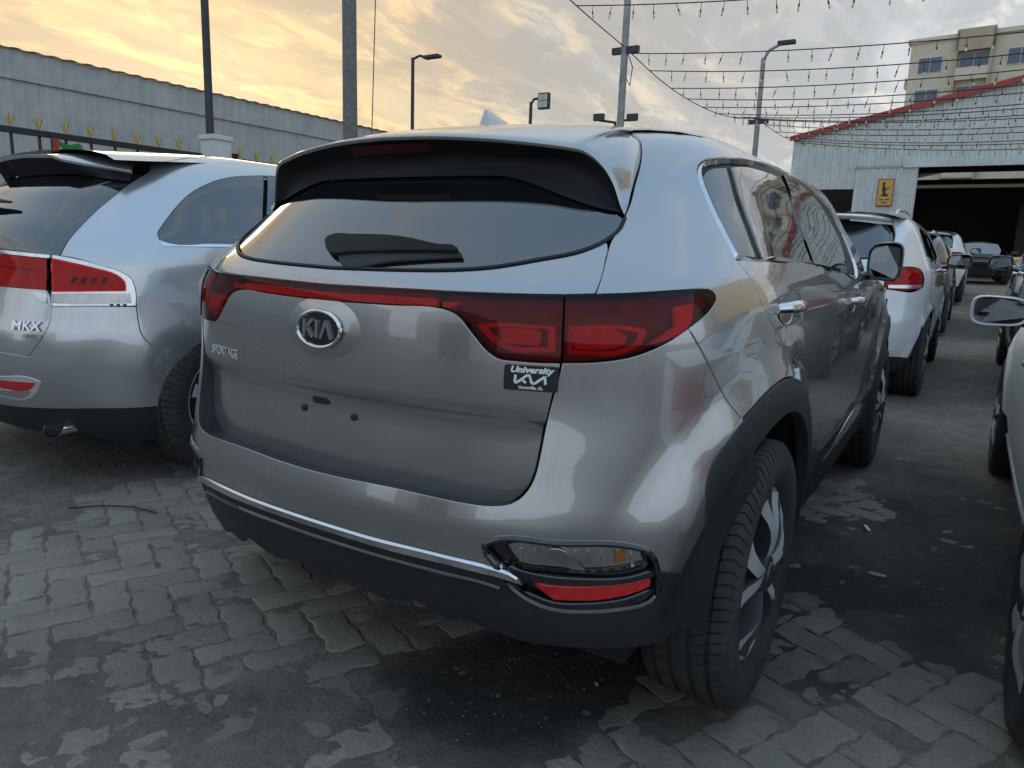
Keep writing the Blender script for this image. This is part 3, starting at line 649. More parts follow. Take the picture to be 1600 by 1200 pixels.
# black sheets added behind the panels so the gaps read dark
mb = MB()
mb.loft(patch_rect(hg, -.72, .72, .62, 1.30, '', None, None, -.04))
for s in (-1, 1): mb.loft(patch_rect(hb, s*.66, s*1.02, .66, 1.24, '', None, None, -.04))
for s in (-1, 1):
    mb.loft(patch_rect(hb, s*1.0, s*3.9, .93, 1.10, '', None, None, -.03)); mb.loft(patch_rect(hb, s*1.95, s*3.75, .40, .95, '', None, None, -.03))
    mb.loft(patch_rect(hb, s*.95, s*3.2, 1.08, 1.50, '', None, None, -.03))
mb.build('dark_gap_backing', m_void, hero, recalc=False)
car_underside(hero, AX, .70, z0=.24, y0=.62); wheel_liners(hero, AX, .351, .45, x1=.885)

# tailgate
gt = skin('tailgate', hg, halfloop([(t, v+.003*sst(.70, .62, v)) for t, v in B('gate_low')]), m_grey, hero, thick=.03, res=.03, step=.015, gap=.003)
skin('tailgate_shelf', hg, halfloop(B('gate_top')), m_grey, gt, thick=.012, res=.03, gap=.0025)
glass_top = [(.78, 1.262), (.66, 1.33), (.52, 1.36), (.30, 1.375), (0, 1.38)]
skin('rear_window', hg, halfloop(B('glass')+glass_top), m_glass, hero, off=-.002, thick=.012, res=.03, gap=.004)
gl = np.array(B('glass')); ring = [hg.S(t, v-.002)+hg.nrm(t, v-.002)*.001 for t, v in smooth_line(gl, False, .02)]
MB().tube([(-p[0], p[1], p[2]) for p in ring[:0:-1]]+[tuple(p) for p in ring], .0045, 6).build('window_seal', m_rubber, hero)
# light bar and tail lamps
bar = skin('light_bar', hg, halfloop(B('bar')), m_redlens, hero, off=.004, thick=.02, res=.025, gap=.001, dome=.004)
skin('bar_housing', hg, halfloop(B('bar')), m_lampback, bar, off=-.018, thick=0, res=.04, gap=.003)
mid = [(t, v) for t, v in B('bar')]
skin('light_strip', hg, halfloop([(0, 1.034), (.20, 1.0375), (.36, 1.0385), (.36, 1.0255), (.2, 1.023), (0, 1.0205)]), m_redbright, bar, off=-.002, thick=.008, res=.03, gap=0)
for fl in (False, True):
    li = skin('tailgate_lamp', hg, B('lamp_in'), m_deepred, hero, off=.005, thick=.025, res=.025, gap=.0025, dome=.005, flip=fl)
    skin('lamp_housing', hg, B('lamp_in'), m_lampback, li, off=-.022, thick=0, res=.03, gap=.002, flip=fl)
    skin('lamp_ring', hg, [(.455, .992), (.50, .998), (.618, .998), (.62, .945), (.52, .945), (.485, .962)], m_redref, li, off=-.018, thick=.004, gap=0, flip=fl, holes=[[(.475, .988), (.51, .992), (.605, .992), (.607, .953), (.53, .953), (.50, .966)]])
    skin('lamp_bulb_window', hg, [(.515, .988), (.585, .988), (.59, .982), (.59, .963), (.585, .958), (.52, .958), (.513, .965), (.51, .982)], m_redbright, li, off=-.008, thick=.012, gap=0, flip=fl)
    skin('lamp_strip', hg, [(.375, 1.0345), (.415, 1.0345), (.405, 1.0265), (.375, 1.0265)], m_redbright, li, off=-.002, thick=.01, gap=0, flip=fl)
    lo = skin('tail_lamp', hb, B('lamp_out'), m_deepred, hero, off=.005, thick=.025, res=.025, gap=.0025, dome=.006, flip=fl)
    skin('lamp_housing', hb, B('lamp_out'), m_lampback, lo, off=-.024, thick=0, res=.03, gap=.002, flip=fl)
    skin('lamp_bulb_window', hb, [(.655, .990), (.735, .993), (.755, .982), (.752, .966), (.73, .957), (.66, .955), (.652, .963)], m_redref, lo, off=-.010, thick=.012, gap=0, flip=fl)
    skin('lamp_ring', hb, [(.645, 1.000), (.76, 1.004), (.80, .996), (.79, .965), (.76, .948), (.645, .943)], m_redref, lo, off=-.02, thick=.004, gap=0, flip=fl, holes=[[(.645+.006, .994), (.755, .997), (.785, .99), (.777, .967), (.752, .954), (.651, .949)]])
    skin('lamp_blade', hb, [(.86, 1.043), (.905, 1.05), (.895, 1.01), (.84, .977), (.80, .965), (.86, 1.0)], m_redbright, lo, off=-.006, thick=.012, gap=0, flip=fl)
# bumper: painted upper skin with its ledge, side corners up to the lamps
gapb = B('gaplow_b'); side = B('bumper_side'); clad = B('bumper_clad'); pod = B('pod')
top = [tuple(p) for p in gapb[::-1]]            # centre bottom of gate ... up to the lamp
pod_up = [pod[6], pod[5], pod[4], pod[3], pod[2], pod[1], pod[0], pod[17], pod[16]]
st = B('striptop')
loop = top+side[1:]+clad[1:]+pod_up[0:]+st[::-1][0:]
bp = skin('rear_bumper', hb, halfloop(loop), m_grey, hero, thick=.03, res=.03, step=.015, gap=.0025)
# ledge running in under the tailgate, coloured black to darken the gap
rows = []
for t, v in smooth_line(top, False, .02):
    p = hb.S(t, v); n = hb.nrm(t, v); rows.append([p-n*.0006, p-n*.03, p-n*.09])
full = [[(-a[0], a[1], a[2]) for a in r] for r in rows[:0:-1]]+rows
MB().loft(full).build('bumper_ledge', m_black, bp, recalc=False, angle=60)
skin('chrome_strip', hb, halfloop(B('strip')), m_chrome, hero, off=.010, thick=.02, res=.03, gap=0, dome=.004)
low = B('low')
arch_low = B('low_arch')
loop = [(0, .497)]+[(t, v-.006) for t, v in st[1:-1]]+[(.54, .482), (.545, .468)]+[pod[15], pod[14], pod[13], pod[12], pod[11], pod[10], pod[9], pod[8], pod[7], pod[6]]+clad[::-1][1:]+arch_low[::-1]+low[::-1][1:]
lowb = skin('lower_bumper', hb, halfloop(loop), m_black, hero, off=.004, thick=.05, res=.035, step=.012, gap=.0015)
# step rib under the chrome strip
rib = [hb.S(t, v-.028)+hb.nrm(t, v-.028)*.004 for t, v in smooth_line([(0, .50), (.20, .50), (.41, .497), (.50, .49), (.53, .482)], False, .03)]
MB().tube([(-p[0], p[1], p[2]) for p in rib[:0:-1]]+[tuple(p) for p in rib], .006, 6).build('lower_rib', m_gloss, lowb)
for fl in (False, True):
    pd = skin('fog_pod', hb, pod, m_gloss, hero, off=-.018, thick=.03, res=.03, gap=0, flip=fl)
    e = smooth_line(np.array(pod)*([-1, 1] if fl else [1, 1]), True, .015); P_ = [hb.S(t, v)+hb.nrm(t, v)*.0 for t, v in e]; P_.append(P_[0])
    MB().tube(P_, .007, 6, cap=False).build('pod_rim', m_gloss, pd)
    lm = skin('reversing_lamp', hb, B('pod_lamp'), m_clear, pd, off=.004, thick=.02, res=.025, gap=0, flip=fl, dome=.004)
    skin('lamp_reflector', hb, B('pod_lamp'), m_silverref, lm, off=-.014, thick=0, res=.012, gap=.001, flip=fl)
    skin('lamp_divider', hb, [(.618, .552), (.637, .552), (.69, .506), (.668, .507)], m_chrome, lm, off=-.002, thick=.012, gap=0, flip=fl)
    for q in range(9):
        t_ = .565+.026*q; skin('lamp_rib', hb, [(t_, .546), (t_+.006, .546), (t_+.006, .516), (t_, .516)], m_silverref, lm, off=-.010, thick=.004, gap=0, flip=fl)
    skin('amber_bulb', hb, [(.745, .545), (.762, .545), (.762, .522), (.745, .522)], m_amber, lm, off=-.008, thick=.006, gap=0, flip=fl)
    skin('pod_fin', hb, [(.545, .506), (.60, .492), (.68, .484), (.76, .49), (.815, .508), (.812, .496), (.76, .480), (.68, .472), (.60, .478), (.555, .492)], m_gloss, pd, off=.002, thick=.02, res=.025, gap=0, flip=fl)
    skin('red_reflector', hb, B('pod_red'), m_redref, pd, off=-.002, thick=.016, res=.025, gap=0, flip=fl, dome=.003)
    skin('pod_lower_fin', hb, [(.58, .445), (.64, .421), (.70, .424), (.77, .443), (.815, .466), (.81, .449), (.765, .428), (.70, .413), (.645, .411), (.60, .424)], m_gloss, pd, off=.001, thick=.012, res=.025, gap=0, flip=fl)
# emblem, lettering, dealer badge, plate fixings
et, ev = B('emblem')[0]; fr = frame_at(hg, 0.0, ev, .002)
ell = lambda a, b, n=40: [(a*math.cos(2*math.pi*i/n), b*math.sin(2*math.pi*i/n)) for i in range(n)]
MB().prism(ell(.069, .041), fr, .010).build('emblem_disc', m_gloss, gt)
ringp = [fr[0]+fr[1]*x+fr[2]*y+fr[3]*.010 for x, y in ell(.070, .042, 48)]
MB().tube(ringp+[ringp[0]], .0048, 8, cap=False).build('emblem_ring', m_chrome, gt)
em = MB(); w = .0085
stroke(em, [(-.045, -.021), (-.045, .021)], w, fr, .004, .010); stroke(em, [(-.018, .021), (-.042, -.002)], w, fr, .004, .010); stroke(em, [(-.037, .004), (-.016, -.021)], w, fr, .004, .010)
stroke(em, [(-.004, -.021), (-.004, .021)], w, fr, .004, .010)
stroke(em, [(.010, -.021), (.026, .021)], w, fr, .004, .010); stroke(em, [(.026, .021), (.044, -.021)], w, fr, .004, .010)
em.build('emblem_letters', m_chrome, gt, smooth=False)
boss = []
for k, h in ((1.75, -.004), (1.5, -.001), (1.2, .0025), (1.02, .004)): boss.append([fr[0]+fr[1]*x*k+fr[2]*y*k+fr[3]*h for x, y in ell(.070, .042, 48)])
MB().loft(boss, True).build('emblem_boss', m_grey, gt, angle=80)
wt, wv = B('word')[0]
text_on('model_lettering', 'SPORTAGE', frame_at(hg, wt+.012, wv, .001), .036, m_alloy, gt, depth=.002, sx=.84, space=1.05)
stt, stv = B('sticker')[0]; fs = frame_at(hg, stt, stv, .0015)
def rrect(w, h, r, n=5):
    p = []
    for cx, cy, a in ((w/2-r, h/2-r, 0), (-w/2+r, h/2-r, 90), (-w/2+r, -h/2+r, 180), (w/2-r, -h/2+r, 270)):
        p += [(cx+r*math.cos(R(a+90*i/n)), cy+r*math.sin(R(a+90*i/n))) for i in range(n+1)]
    return p
MB().prism(rrect(.112, .052, .006), fs, .002).build('dealer_badge', m_sticker, gt)
text_on('badge_lettering', 'University', fs, .0175, m_white_print, gt, depth=.0006, lift=.0021, shear=.25, bold=.0008, dy=.0165, sx=1.22)
text_on('badge_lettering', 'Huntsville, AL', fs, .0088, m_white_print, gt, depth=.0006, lift=.0021, bold=.0003, dy=-.0195)
kb = MB(); w = .0052
for pts in ([(-.032, .006), (-.033, -.010)], [(-.033, -.010), (-.029, -.010), (-.008, .006), (-.002, .006)], [(-.020, -.002), (-.010, -.010)], [(-.003, .006), (.002, -.010)], [(.002, -.010), (.008, -.010), (.028, .005)], [(.0285, .006), (.030, -.011)]): stroke(kb, pts, w, fs, .0006, .0021)
kb.build('badge_emblem', m_white_print, gt, smooth=False)
for i, (t, v) in enumerate(B('bolts')[:2]):
    f_ = frame_at(hg, (-1 if i == 0 else 1)*.10, v, 0); bt = MB()
    bt.loft([[f_[0]+f_[1]*math.cos(q)*r_+f_[2]*math.sin(q)*r_+f_[3]*h_ for q in np.linspace(0, 2*math.pi, 12, endpoint=False)] for h_, r_ in ((0, .0085), (.005, .0085), (.007, .006), (.0072, .001))], True)
    bt.build('plate_bolt', m_black, gt)
sl = MB(); f_ = frame_at(hg, -.03, .776, .001); sl.prism(rrect(.05, .016, .006), f_, .006); sl.build('handle_button', m_black, gt)
# wiper
m_wiper = mat('wiper_plastic', (.006, .006, .006), rough=.55, spec=.22, var=.2)
wp = skin('rear_wiper', hg, B('wiper'), m_wiper, hero, off=.016, thick=.014, res=.02, gap=0, dome=.014)
skin('wiper_blade', hg, B('wiper_blade'), m_rubber, wp, off=.008, thick=.007, res=.03, gap=0, dome=.003)
# quarter panels with the roof rail, doors, fenders
for fl in (False, True):
    s = -1 if fl else 1
    gtp = B('gap_top'); ltp = B('lamp_top'); qg = side[4:]; dl = B('dlo'); dr = B('door_rear')
    flare = arc(hb, AX[0], .351, .52, 128, 78, 10)
    dlo = dl[:]
    roof_edge = [(3.10, 1.42), (2.85, 1.535), (2.4, 1.60), (1.9, 1.62), (1.4, 1.615), (1.15, 1.60)]
    apil = [(3.33, 1.24), (3.30, 1.30)]
    # outer side stamping: quarter, rail and A pillar
    loop = gtp+ltp[1:]+qg[1:]+flare+dr[::-1][1:]+dl[16:]+dl[:13]+[(3.12, 1.075), (3.28, 1.16), (3.24, 1.28)]+roof_edge
    skin('quarter_panel', hb, loop, m_grey, hero, thick=.02, res=.035, step=.015, gap=.0022, flip=fl)
    # window surround, glasses, pillar covers
    sur = skin('window_surround', hb, dl, m_rubber, hero, off=-.010, thick=0, res=.04, gap=-.002, flip=fl)
    inner = shrink(smooth_line(dl, True, .02), .016)
    outer = shrink(smooth_line(dl, True, .02), .003)
    k = [i for i in range(len(outer))]
    V = []; F = []
    for a, b in zip(outer, inner):
        a = a*[s, 1]; b = b*[s, 1]
        V += [hb.S(*a)-hb.nrm(*a)*.004, hb.S(*((a+b)/2))+hb.nrm(*a)*.004, hb.S(*b)-hb.nrm(*b)*.006]
    n_ = len(outer)
    # bright frame runs along the bottom and up the rear edge only
    zt = np.array([p[1] for p in outer]); tt = np.array([p[0] for p in outer])
    keep = [(zt[i] < 1.165) or (tt[i] < 1.75) for i in range(n_)]
    for i in range(n_):
        j = (i+1) % n_
        if keep[i] and keep[j]:
            for q in (0, 1): F.append((i*3+q, j*3+q, j*3+q+1, i*3+q+1) if s > 0 else (i*3+q, i*3+q+1, j*3+q+1, j*3+q))
    mesh('chrome_frame', V, F, m_chrome, hero, angle=70)
    skin('quarter_window', hb, B('qglass'), m_glass, hero, off=-.004, thick=.006, res=.03, gap=.001, flip=fl)
    skin('rear_door_window', hb, B('rglass'), m_glass, hero, off=-.004, thick=.006, res=.03, gap=.001, flip=fl)
    skin('front_door_window', hb, B('fglass'), m_glass, hero, off=-.004, thick=.006, res=.03, gap=.001, flip=fl)
    skin('pillar_cover', hb, B('bpillar'), m_gloss, hero, off=0.0, thick=.008, res=.03, gap=.0, flip=fl)
    # doors
    belt = B('belt'); db = B('door_b')
    sill_v = .50
    flare2 = arc(hb, AX[0], .351, .52, 70, 22, 9)
    loop = dr+flare2+[(2.30, sill_v)]+[(2.555, sill_v)]+db[::-1][0:]+belt[1:2]
    rd = skin('rear_door', hb, loop, m_grey, hero, thick=.02, res=.035, step=.015, gap=.0022, flip=fl)
    fend = [(2.93, 1.08), (3.05, 1.02), (3.14, .93), (3.17, .80)]
    flare3 = arc(hb, AX[1], .351, .52, 168, 128, 5)
    loop = db+[(2.58, sill_v), (3.62, sill_v)]+[(3.72, .52), (3.66, .62), (3.58, .78), (3.52, .92), (3.42, 1.05), (3.30, 1.078), (3.12, 1.083), (2.88, 1.0875)]+belt[::-1][1:3]
    fd = skin('front_door', hb, loop, m_grey, hero, thick=.02, res=.035, step=.015, gap=.0022, flip=fl)
    flf = arc(hb, AX[1], .351, .52, 163, 17, 18)
    loop = [(3.305, 1.075), (3.425, 1.048), (3.525, .92), (3.585, .78), (3.665, .62)]+flf+[(5.0, .62), (5.12, .72), (5.12, .86), (4.9, .935), (4.4, .985), (3.9, 1.03), (3.55, 1.065)]
    skin('front_fender', hb, loop, m_grey, hero, thick=.02, res=.045, step=.02, gap=.0022, flip=fl)
    for nm, dv, tv in (('rear_door_handle', rd, B('handle_r')[0]), ('front_door_handle', fd, B('handle_f')[0])):
        handle_on(dv, hb, tv[0], tv[1], m_grey if False else m_chrome, .20, 'door_handle', flip=fl)
    # plastic arch lips and sills
    for ya, lo_a, hi_a in ((AX[0], -4, 163), (AX[1], 8, 188)):
        a_out = arc(hb, ya, .351, .515, hi_a if ya < 2 else hi_a-6, lo_a, 22); a_in = arc(hb, ya, .351, .432, lo_a, hi_a, 22)
        if ya < 2: a_out = arc(hb, ya, .351, .515, 133, lo_a, 20); a_in = arc(hb, ya, .351, .432, lo_a, 152, 22)
        skin('arch_cladding', hb, a_out+a_in, m_black, hero, off=.005, thick=.035, res=.03, step=.02, gap=.001, flip=fl)
    s0 = [(2.12, .305), (2.12, .40), (2.16, .495), (2.5, .497), (3.3, .497), (3.66, .497), (3.72, .42), (3.74, .32), (3.3, .28), (2.5, .28)]
    sk = skin('sill_cladding', hb, s0, m_black, hero, off=.012, thick=.05, res=.04, gap=.001, flip=fl, dome=.006)
    skin('sill_insert', hb, [(2.25, .452), (3.55, .452), (3.6, .437), (2.25, .437)], m_chrome, sk, off=.018, thick=.006, res=.05, gap=0, flip=fl)
    # flare step in the paint above the lip
    mirror_unit(hero, s*.862, 2.60, 1.16, s, m_grey, w=.135, h=.165, d=.13, trim=m_gloss)
    for y_, st_ in ((AX[0], 0), (AX[1], 0)): wheel(hero, s*.795, y_, .351, .235, .228, 'twin', True)
# roof, spoiler, fin
roof_edge = [(1.15, 1.60), (1.4, 1.615), (1.9, 1.62), (2.4, 1.60), (2.72, 1.57)]
rows = []
for yv in np.linspace(.70, 2.25, 20):
    row = []
    for xs in np.linspace(-1, 1, 23):
        # roof skin by position: solve the side point at this station, then crown across
        row.append((xs, yv))
    rows.append(row)
def roof_z(x, y):
    vv = np.linspace(1.3, 2.12, 160); q = np.pi/2+.4
    W = np.interp(vv, *hb.w); Z = np.interp(vv, *hb.z)
    X, _, Zw = hero_warp(W, np.full_like(W, y), Z)
    return float(np.interp(abs(x), X[::-1], Zw[::-1]))
P = [[(xs*w_, yv, roof_z(xs*w_, yv)-.001-.012*sst(.95, .72, yv)) for xs, yv in r for w_ in (.60-.16*sst(1.05, .70, yv),)] for r in rows]
MB().loft(P).build('roof', m_grey, hero, recalc=False, angle=80)
E3 = [(0, .43, 1.423), (.13, .437, 1.4205), (.25, .455, 1.414), (.36, .482, 1.405), (.44, .508, 1.396), (.475, .520, 1.391), (.50, .530, 1.385), (.525, .542, 1.368), (.545, .556, 1.345), (.562, .568, 1.312), (.576, .575, 1.272), (.588, .576, 1.25)]
gp = [hb.S(t, v) for t, v in B('gap_top')]
G3 = [(0, .93, roof_z(0, .93)), (.13, .93, roof_z(.13, .93)), (.25, .92, roof_z(.25, .92)), (.36, .90, roof_z(.36, .90)), (.44, .85, roof_z(.44, .85)-.002), (.51, .77, roof_z(.51, .77)-.008)]
G3 += [tuple(gp[0]+[-.004, 0, 0]), tuple(gp[1]+[-.004, 0, 0]), tuple(gp[2]+[-.004, 0, 0]), tuple(gp[3]+[-.004, 0, 0]), tuple(gp[4]+[-.004, 0, 0]), tuple(gp[6]+[-.004, 0, 0])]
E3 = np.array(E3); G3 = np.array(G3)
def resamp(P, n):
    P = np.array(P); s = np.arange(len(P)); x = np.linspace(0, len(P)-1, n); return np.stack([np.interp(x, s, smooth_c(P[:, k], n)) if False else np.interp(x, s, P[:, k]) for k in range(3)], 1)
def crom(P, m=4):
    P = np.array(P, float); out = []
    Q = np.concatenate([[2*P[0]-P[1]], P, [2*P[-1]-P[-2]]])
    for i in range(1, len(Q)-2):
        for s in np.arange(m)/m:
            a, b, c, d = Q[i-1], Q[i], Q[i+1], Q[i+2]
            out.append(.5*((2*b)+(-a+c)*s+(2*a-5*b+4*c-d)*s*s+(-a+3*b-3*c+d)*s**3))
    out.append(P[-1]); return np.array(out)
Ec, Gc = crom(E3), crom(G3)
Ec_full = np.concatenate([Ec[:0:-1]*[-1, 1, 1], Ec]); Gc_full = np.concatenate([Gc[:0:-1]*[-1, 1, 1], Gc])
rows = []
for s in np.linspace(0, 1, 12):
    b = .016*math.sin(math.pi*s)*np.ones(len(Ec_full))
    row = Ec_full*(1-s)+Gc_full*s; nn = np.stack([Ec_full[:, 0]*.9, -.25*np.ones(len(Ec_full)), np.full(len(Ec_full), .8)], 1); nn /= np.linalg.norm(nn, axis=1)[:, None]
    rows.append(row+nn*b[:, None])
rows = [Ec_full+np.array([0, .004, -.010]), Ec_full+np.array([0, -.001, -.004])]+rows
spo = MB().loft([[tuple(p) for p in r] for r in rows]).build('roof_spoiler', m_grey, hero, recalc=False, angle=70)
H = []
for i, e in enumerate(Ec):
    k = i/(len(Ec)-1); t = .80*min(1, k*1.02); v = 1.345-.10*sst(.55, 1.0, k)
    H.append(hg.S(t, v)+hg.nrm(t, v)*.004)
H = np.array(H); H[-1] = Ec[-1]+np.array([-.01, .03, -.006])
H_full = np.concatenate([H[:0:-1]*[-1, 1, 1], H])
rows = []
for s in np.linspace(0, 1, 8): rows.append((Ec_full+np.array([0, .004, -.010]))*(1-s)+H_full*s+np.array([0, .03, .012])*math.sin(math.pi*s))
MB().loft([[tuple(p) for p in r] for r in rows]).build('spoiler_underside', m_under, spo, recalc=False, angle=70)
bl = []
for x in np.linspace(-.13, .13, 11):
    y = .43+.4*x*x; bl.append([(x, y+.012, 1.405), (x, y+.030, 1.385)])
MB().loft(bl).build('brake_light', mat('dim_brake_lens', (.06, .006, .008), rough=.3, var=.2), spo, recalc=False)
# seam between spoiler and its side piece
sp = [Ec[20]*.15+Gc[20]*.85, Ec[21], Gc[36]]
fin = MB(); rws = []
for s in np.linspace(0, 1, 9):
    y = .86+.17*s; hgt = .062*(1-s)**.75*(1 if s < 1 else 0)+.001; w_ = .019*(1-s)**.3+.012*s
    z0 = roof_z(0, y)-.004
    rws.append([(-w_*1.5, y, z0), (-w_*.75, y+.004, z0+hgt*.45), (-w_*.2, y+.008, z0+hgt*.95), (0, y+.009, z0+hgt), (w_*.2, y+.008, z0+hgt*.95), (w_*.75, y+.004, z0+hgt*.45), (w_*1.5, y, z0)])
fin.loft(rws); fin.f.append(tuple(range(7))[::-1]); fin.build('antenna_fin', m_grey, hero, angle=60)
# windscreen, bonnet, nose
ws = []
for s in np.linspace(0, 1, 10):
    top_ = np.array([.56, 2.23, roof_z(.535, 2.25)]); botm = np.array([.76, 3.02, 1.02]); e = top_*(1-s)+botm*s
    ct = np.array([0, 2.23-.01, roof_z(0, 2.25)]); cb = np.array([0, 3.25, 1.04]); c = ct*(1-s)+cb*s
    ws.append([tuple(np.array([e[0]*k, c[1]+(e[1]-c[1])*k*k, c[2]+(e[2]-c[2])*k*k])) for k in np.linspace(-1, 1, 15)])
MB().loft(ws).build('windscreen', m_glass, hero, recalc=False, angle=80)
bn = []
for s in np.linspace(0, 1, 12):
    y = 3.0+1.35*s; e = hb.S(3.6+1.30*s, 1.055-.11*s); bn.append([(e[0]*k*.985, e[1]+.12*(1-k*k)*s+.1*(1-k*k)*(1-s), e[2]+.05*(1-k*k)+.004) for k in np.linspace(-1, 1, 15)])
MB().loft(bn).build('bonnet', m_grey, hero, recalc=False, angle=80)
fb = []
for z_, o_ in ((.93, 0), (.8, .07), (.62, .11), (.45, .10), (.30, .05)):
    fb.append([(x_, 4.50-.38*abs(x_/.83)**2.6+o_, z_) for x_ in np.linspace(-.83, .83, 19)])
MB().loft(fb).build('front_bumper', m_black, hero, recalc=False, angle=80)
# ------------------------------------------------------------------ the silver crossover on the left
m_silver = paint('paint_silver', (.55, .55, .56), metal=.75, rough=.28, dirt=.15)
lin = thing('parked_car', 'silver crossover at the left edge with chrome framed red tail lamps', 'car', (-2.70, .30, 0))
lb = left_body; LA = (1.0, 3.78); LZC = .375
mb = MB(); mb.loft(patch_rect(lb, -1.0, 1.0, .40, 1.40, '', None, None, -.04))
for s in (-1, 1):
    mb.loft(patch_rect(lb, s*1.0, s*4.2, .92, 1.45, '', None, None, -.035)); mb.loft(patch_rect(lb, s*2.0, s*3.85, .30, .95, '', None, None, -.035))
mb.build('dark_gap_backing', m_void, lin, recalc=False)  # added black backing, gives the panel gaps their shade
car_underside(lin, LA, .72, z0=.26, y0=.65, y1=4.3); wheel_liners(lin, LA, LZC, .44, x1=.78)
hatch = B('l_hatch'); lgap = B('l_gap'); lgate = B('l_gate'); bbl = B('l_bblack'); lbot = B('l_bot')
gb_ = B('l_gchrome'); win = B('l_win'); door = B('l_door')
pos = lambda L: [p for p in L if p[0] > 0]
for fl in (False, True):
    pe = lb.S(*lgap[-1]); ra = math.hypot(pe[1]-LA[0], pe[2]-LZC); aa = math.degrees(math.atan2(pe[2]-LZC, pe[1]-LA[0])); arc1 = arc(lb, LA[0], LZC, ra, aa, 72, 10); arc2 = arc(lb, LA[0], LZC, ra, 68, 12, 9)
    gp_ = lgap[:]; e_ = tuple(lb.find(LA[0]+.43*math.cos(R(146)), LZC+.43*math.sin(R(146))))
    roof = [(door[0][0]+1.35, 1.50), (2.6, 1.585), (2.0, 1.60), (1.5, 1.60), (1.1, 1.575), (hatch[0][0]+.02, 1.555)]
    chrome = B('l_chrome')
    loop = hatch+[chrome[1], chrome[2], chrome[3], chrome[4], chrome[5], chrome[6], chrome[7]]+gp_[1:-1]+arc1+[door[3], door[2]]+win[10:]+win[:10]+[(2.2, 1.46), (2.75, 1.45), (3.2, 1.35), (3.45, 1.16), (3.52, 1.12), (3.58, 1.16), (3.42, 1.36), (3.05, 1.48)]+roof[1:]
    skin('quarter_panel', lb, loop, m_silver, lin, thick=.02, res=.04, step=.02, flip=fl)
    skin('quarter_window', lb, win, m_glass, lin, off=-.004, thick=.01, res=.04, gap=.003, flip=fl)
    skin('window_chrome', lb, B('l_wchrome'), m_chrome, lin, off=.003, thick=.01, res=.05, gap=0, flip=fl)
    t9 = win[9][0]
    skin('rear_door', lb, [(1.578, 1.045), (door[2][0]+.008, .9961), (door[3][0]+.008, .7893)]+arc2+[(2.10, .40), (2.95, .40), (2.97, .80), (2.93, 1.06)], m_silver, lin, thick=.02, res=.05, flip=fl)
    skin('front_door', lb, [(2.95, 1.08), (2.99, .80), (2.97, .40), (3.85, .40), (3.82, .6), (3.70, .85), (3.60, 1.09)], m_silver, lin, thick=.02, res=.05, flip=fl)
    skin('rear_door_window', lb, [(1.60, 1.062), (1.81, 1.445), (2.72, 1.44), (2.88, 1.075)], m_glass, lin, off=-.004, thick=.01, res=.05, flip=fl)
    skin('front_door_window', lb, [(2.92, 1.105), (2.76, 1.44), (3.0, 1.41), (3.25, 1.30), (3.44, 1.13)], m_glass, lin, off=-.004, thick=.01, res=.05, flip=fl)
    skin('front_fender', lb, [(3.62, 1.09), (3.72, .85), (3.84, .6)]+arc(lb, LA[1], LZC, .43, 160, 20, 10)+[(5.1, .6), (5.2, .8), (5.1, .95), (4.4, 1.03)], m_silver, lin, thick=.02, res=.06, flip=fl)
    skin('sill', lb, [(2.08, .39), (2.0, .45), (1.98, .30), (2.1, .24), (3.85, .24), (3.95, .36), (3.86, .39)], m_silver, lin, thick=.03, res=.06, flip=fl)
    # lamps
    ch = skin('lamp_frame', lb, chrome, m_chrome, lin, off=.002, thick=.02, res=.03, gap=.002, flip=fl)
    rl = skin('tail_lamp', lb, B('l_lamp'), m_redlens, lin, off=.010, thick=.02, res=.03, gap=.001, flip=fl, dome=.004)
    skin('lamp_housing', lb, B('l_lamp'), m_redbright, rl, off=.0035, thick=0, res=.03, gap=.003, flip=fl)
    Lm = np.array(B('l_lamp')); c0 = Lm.mean(0)
    for q in range(4):
        a = c0+np.array([.035*(q-1.5), -.012]); skin('lamp_element', lb, [(a[0]-.012, a[1]-.012), (a[0]+.004, a[1]-.012), (a[0]+.016, a[1]+.012), (a[0], a[1]+.012)], m_lampback, rl, off=.006, thick=.003, res=.04, gap=0, flip=fl)
    cl_ = skin('reversing_lamp', lb, B('l_clear'), m_clear, lin, off=.010, thick=.018, res=.03, gap=.001, flip=fl)
    skin('lamp_reflector', lb, B('l_clear'), m_silverref, cl_, off=.0035, thick=0, res=.02, gap=.002, flip=fl)
    for q in range(3):
        a = np.array(B('l_clear'))[3]; skin('lamp_diode', lb, [(a[0]-.03-.022*q, a[1]-.003), (a[0]-.018-.022*q, a[1]-.003), (a[0]-.018-.022*q, a[1]-.012), (a[0]-.03-.022*q, a[1]-.012)], m_dark_alloy, cl_, off=.005, thick=.003, gap=0, flip=fl)
# tailgate (full width), its lamp band, window, spoiler
g_half = pos(lgate)
tg = skin('tailgate', lb, halfloop([(0, .955)]+[(t, v) for t, v in [(.30, .955), (.50, .955)]]+[p for p in g_half]+[(0, g_half[-1][1])]), m_silver, lin, thick=.03, res=.04, gap=.003)
G_ = B('l_glamp'); tl_, th_ = G_[2][0], G_[2][1]
band = halfloop([(0, G_[1][1]), (G_[1][0] if G_[1][0] > 0 else .02, G_[1][1]), G_[2], G_[3], (max(.02, G_[4][0]), G_[4][1]), (0, G_[4][1])])
bl_ = skin('tailgate_lamp', lb, band, m_redlens, tg, off=.009, thick=.018, res=.03, gap=.001)
skin('lamp_housing', lb, band, m_redbright, bl_, off=.003, thick=0, res=.03, gap=.003)
skin('light_strip', lb, halfloop([(0, G_[1][1]-.045), (.30, G_[1][1]-.045), (G_[2][0]-.02, G_[2][1]-.045), (G_[2][0]-.02, G_[2][1]-.055), (.3, G_[1][1]-.055), (0, G_[1][1]-.055)]), m_redref, bl_, off=.006, thick=.003, gap=0)
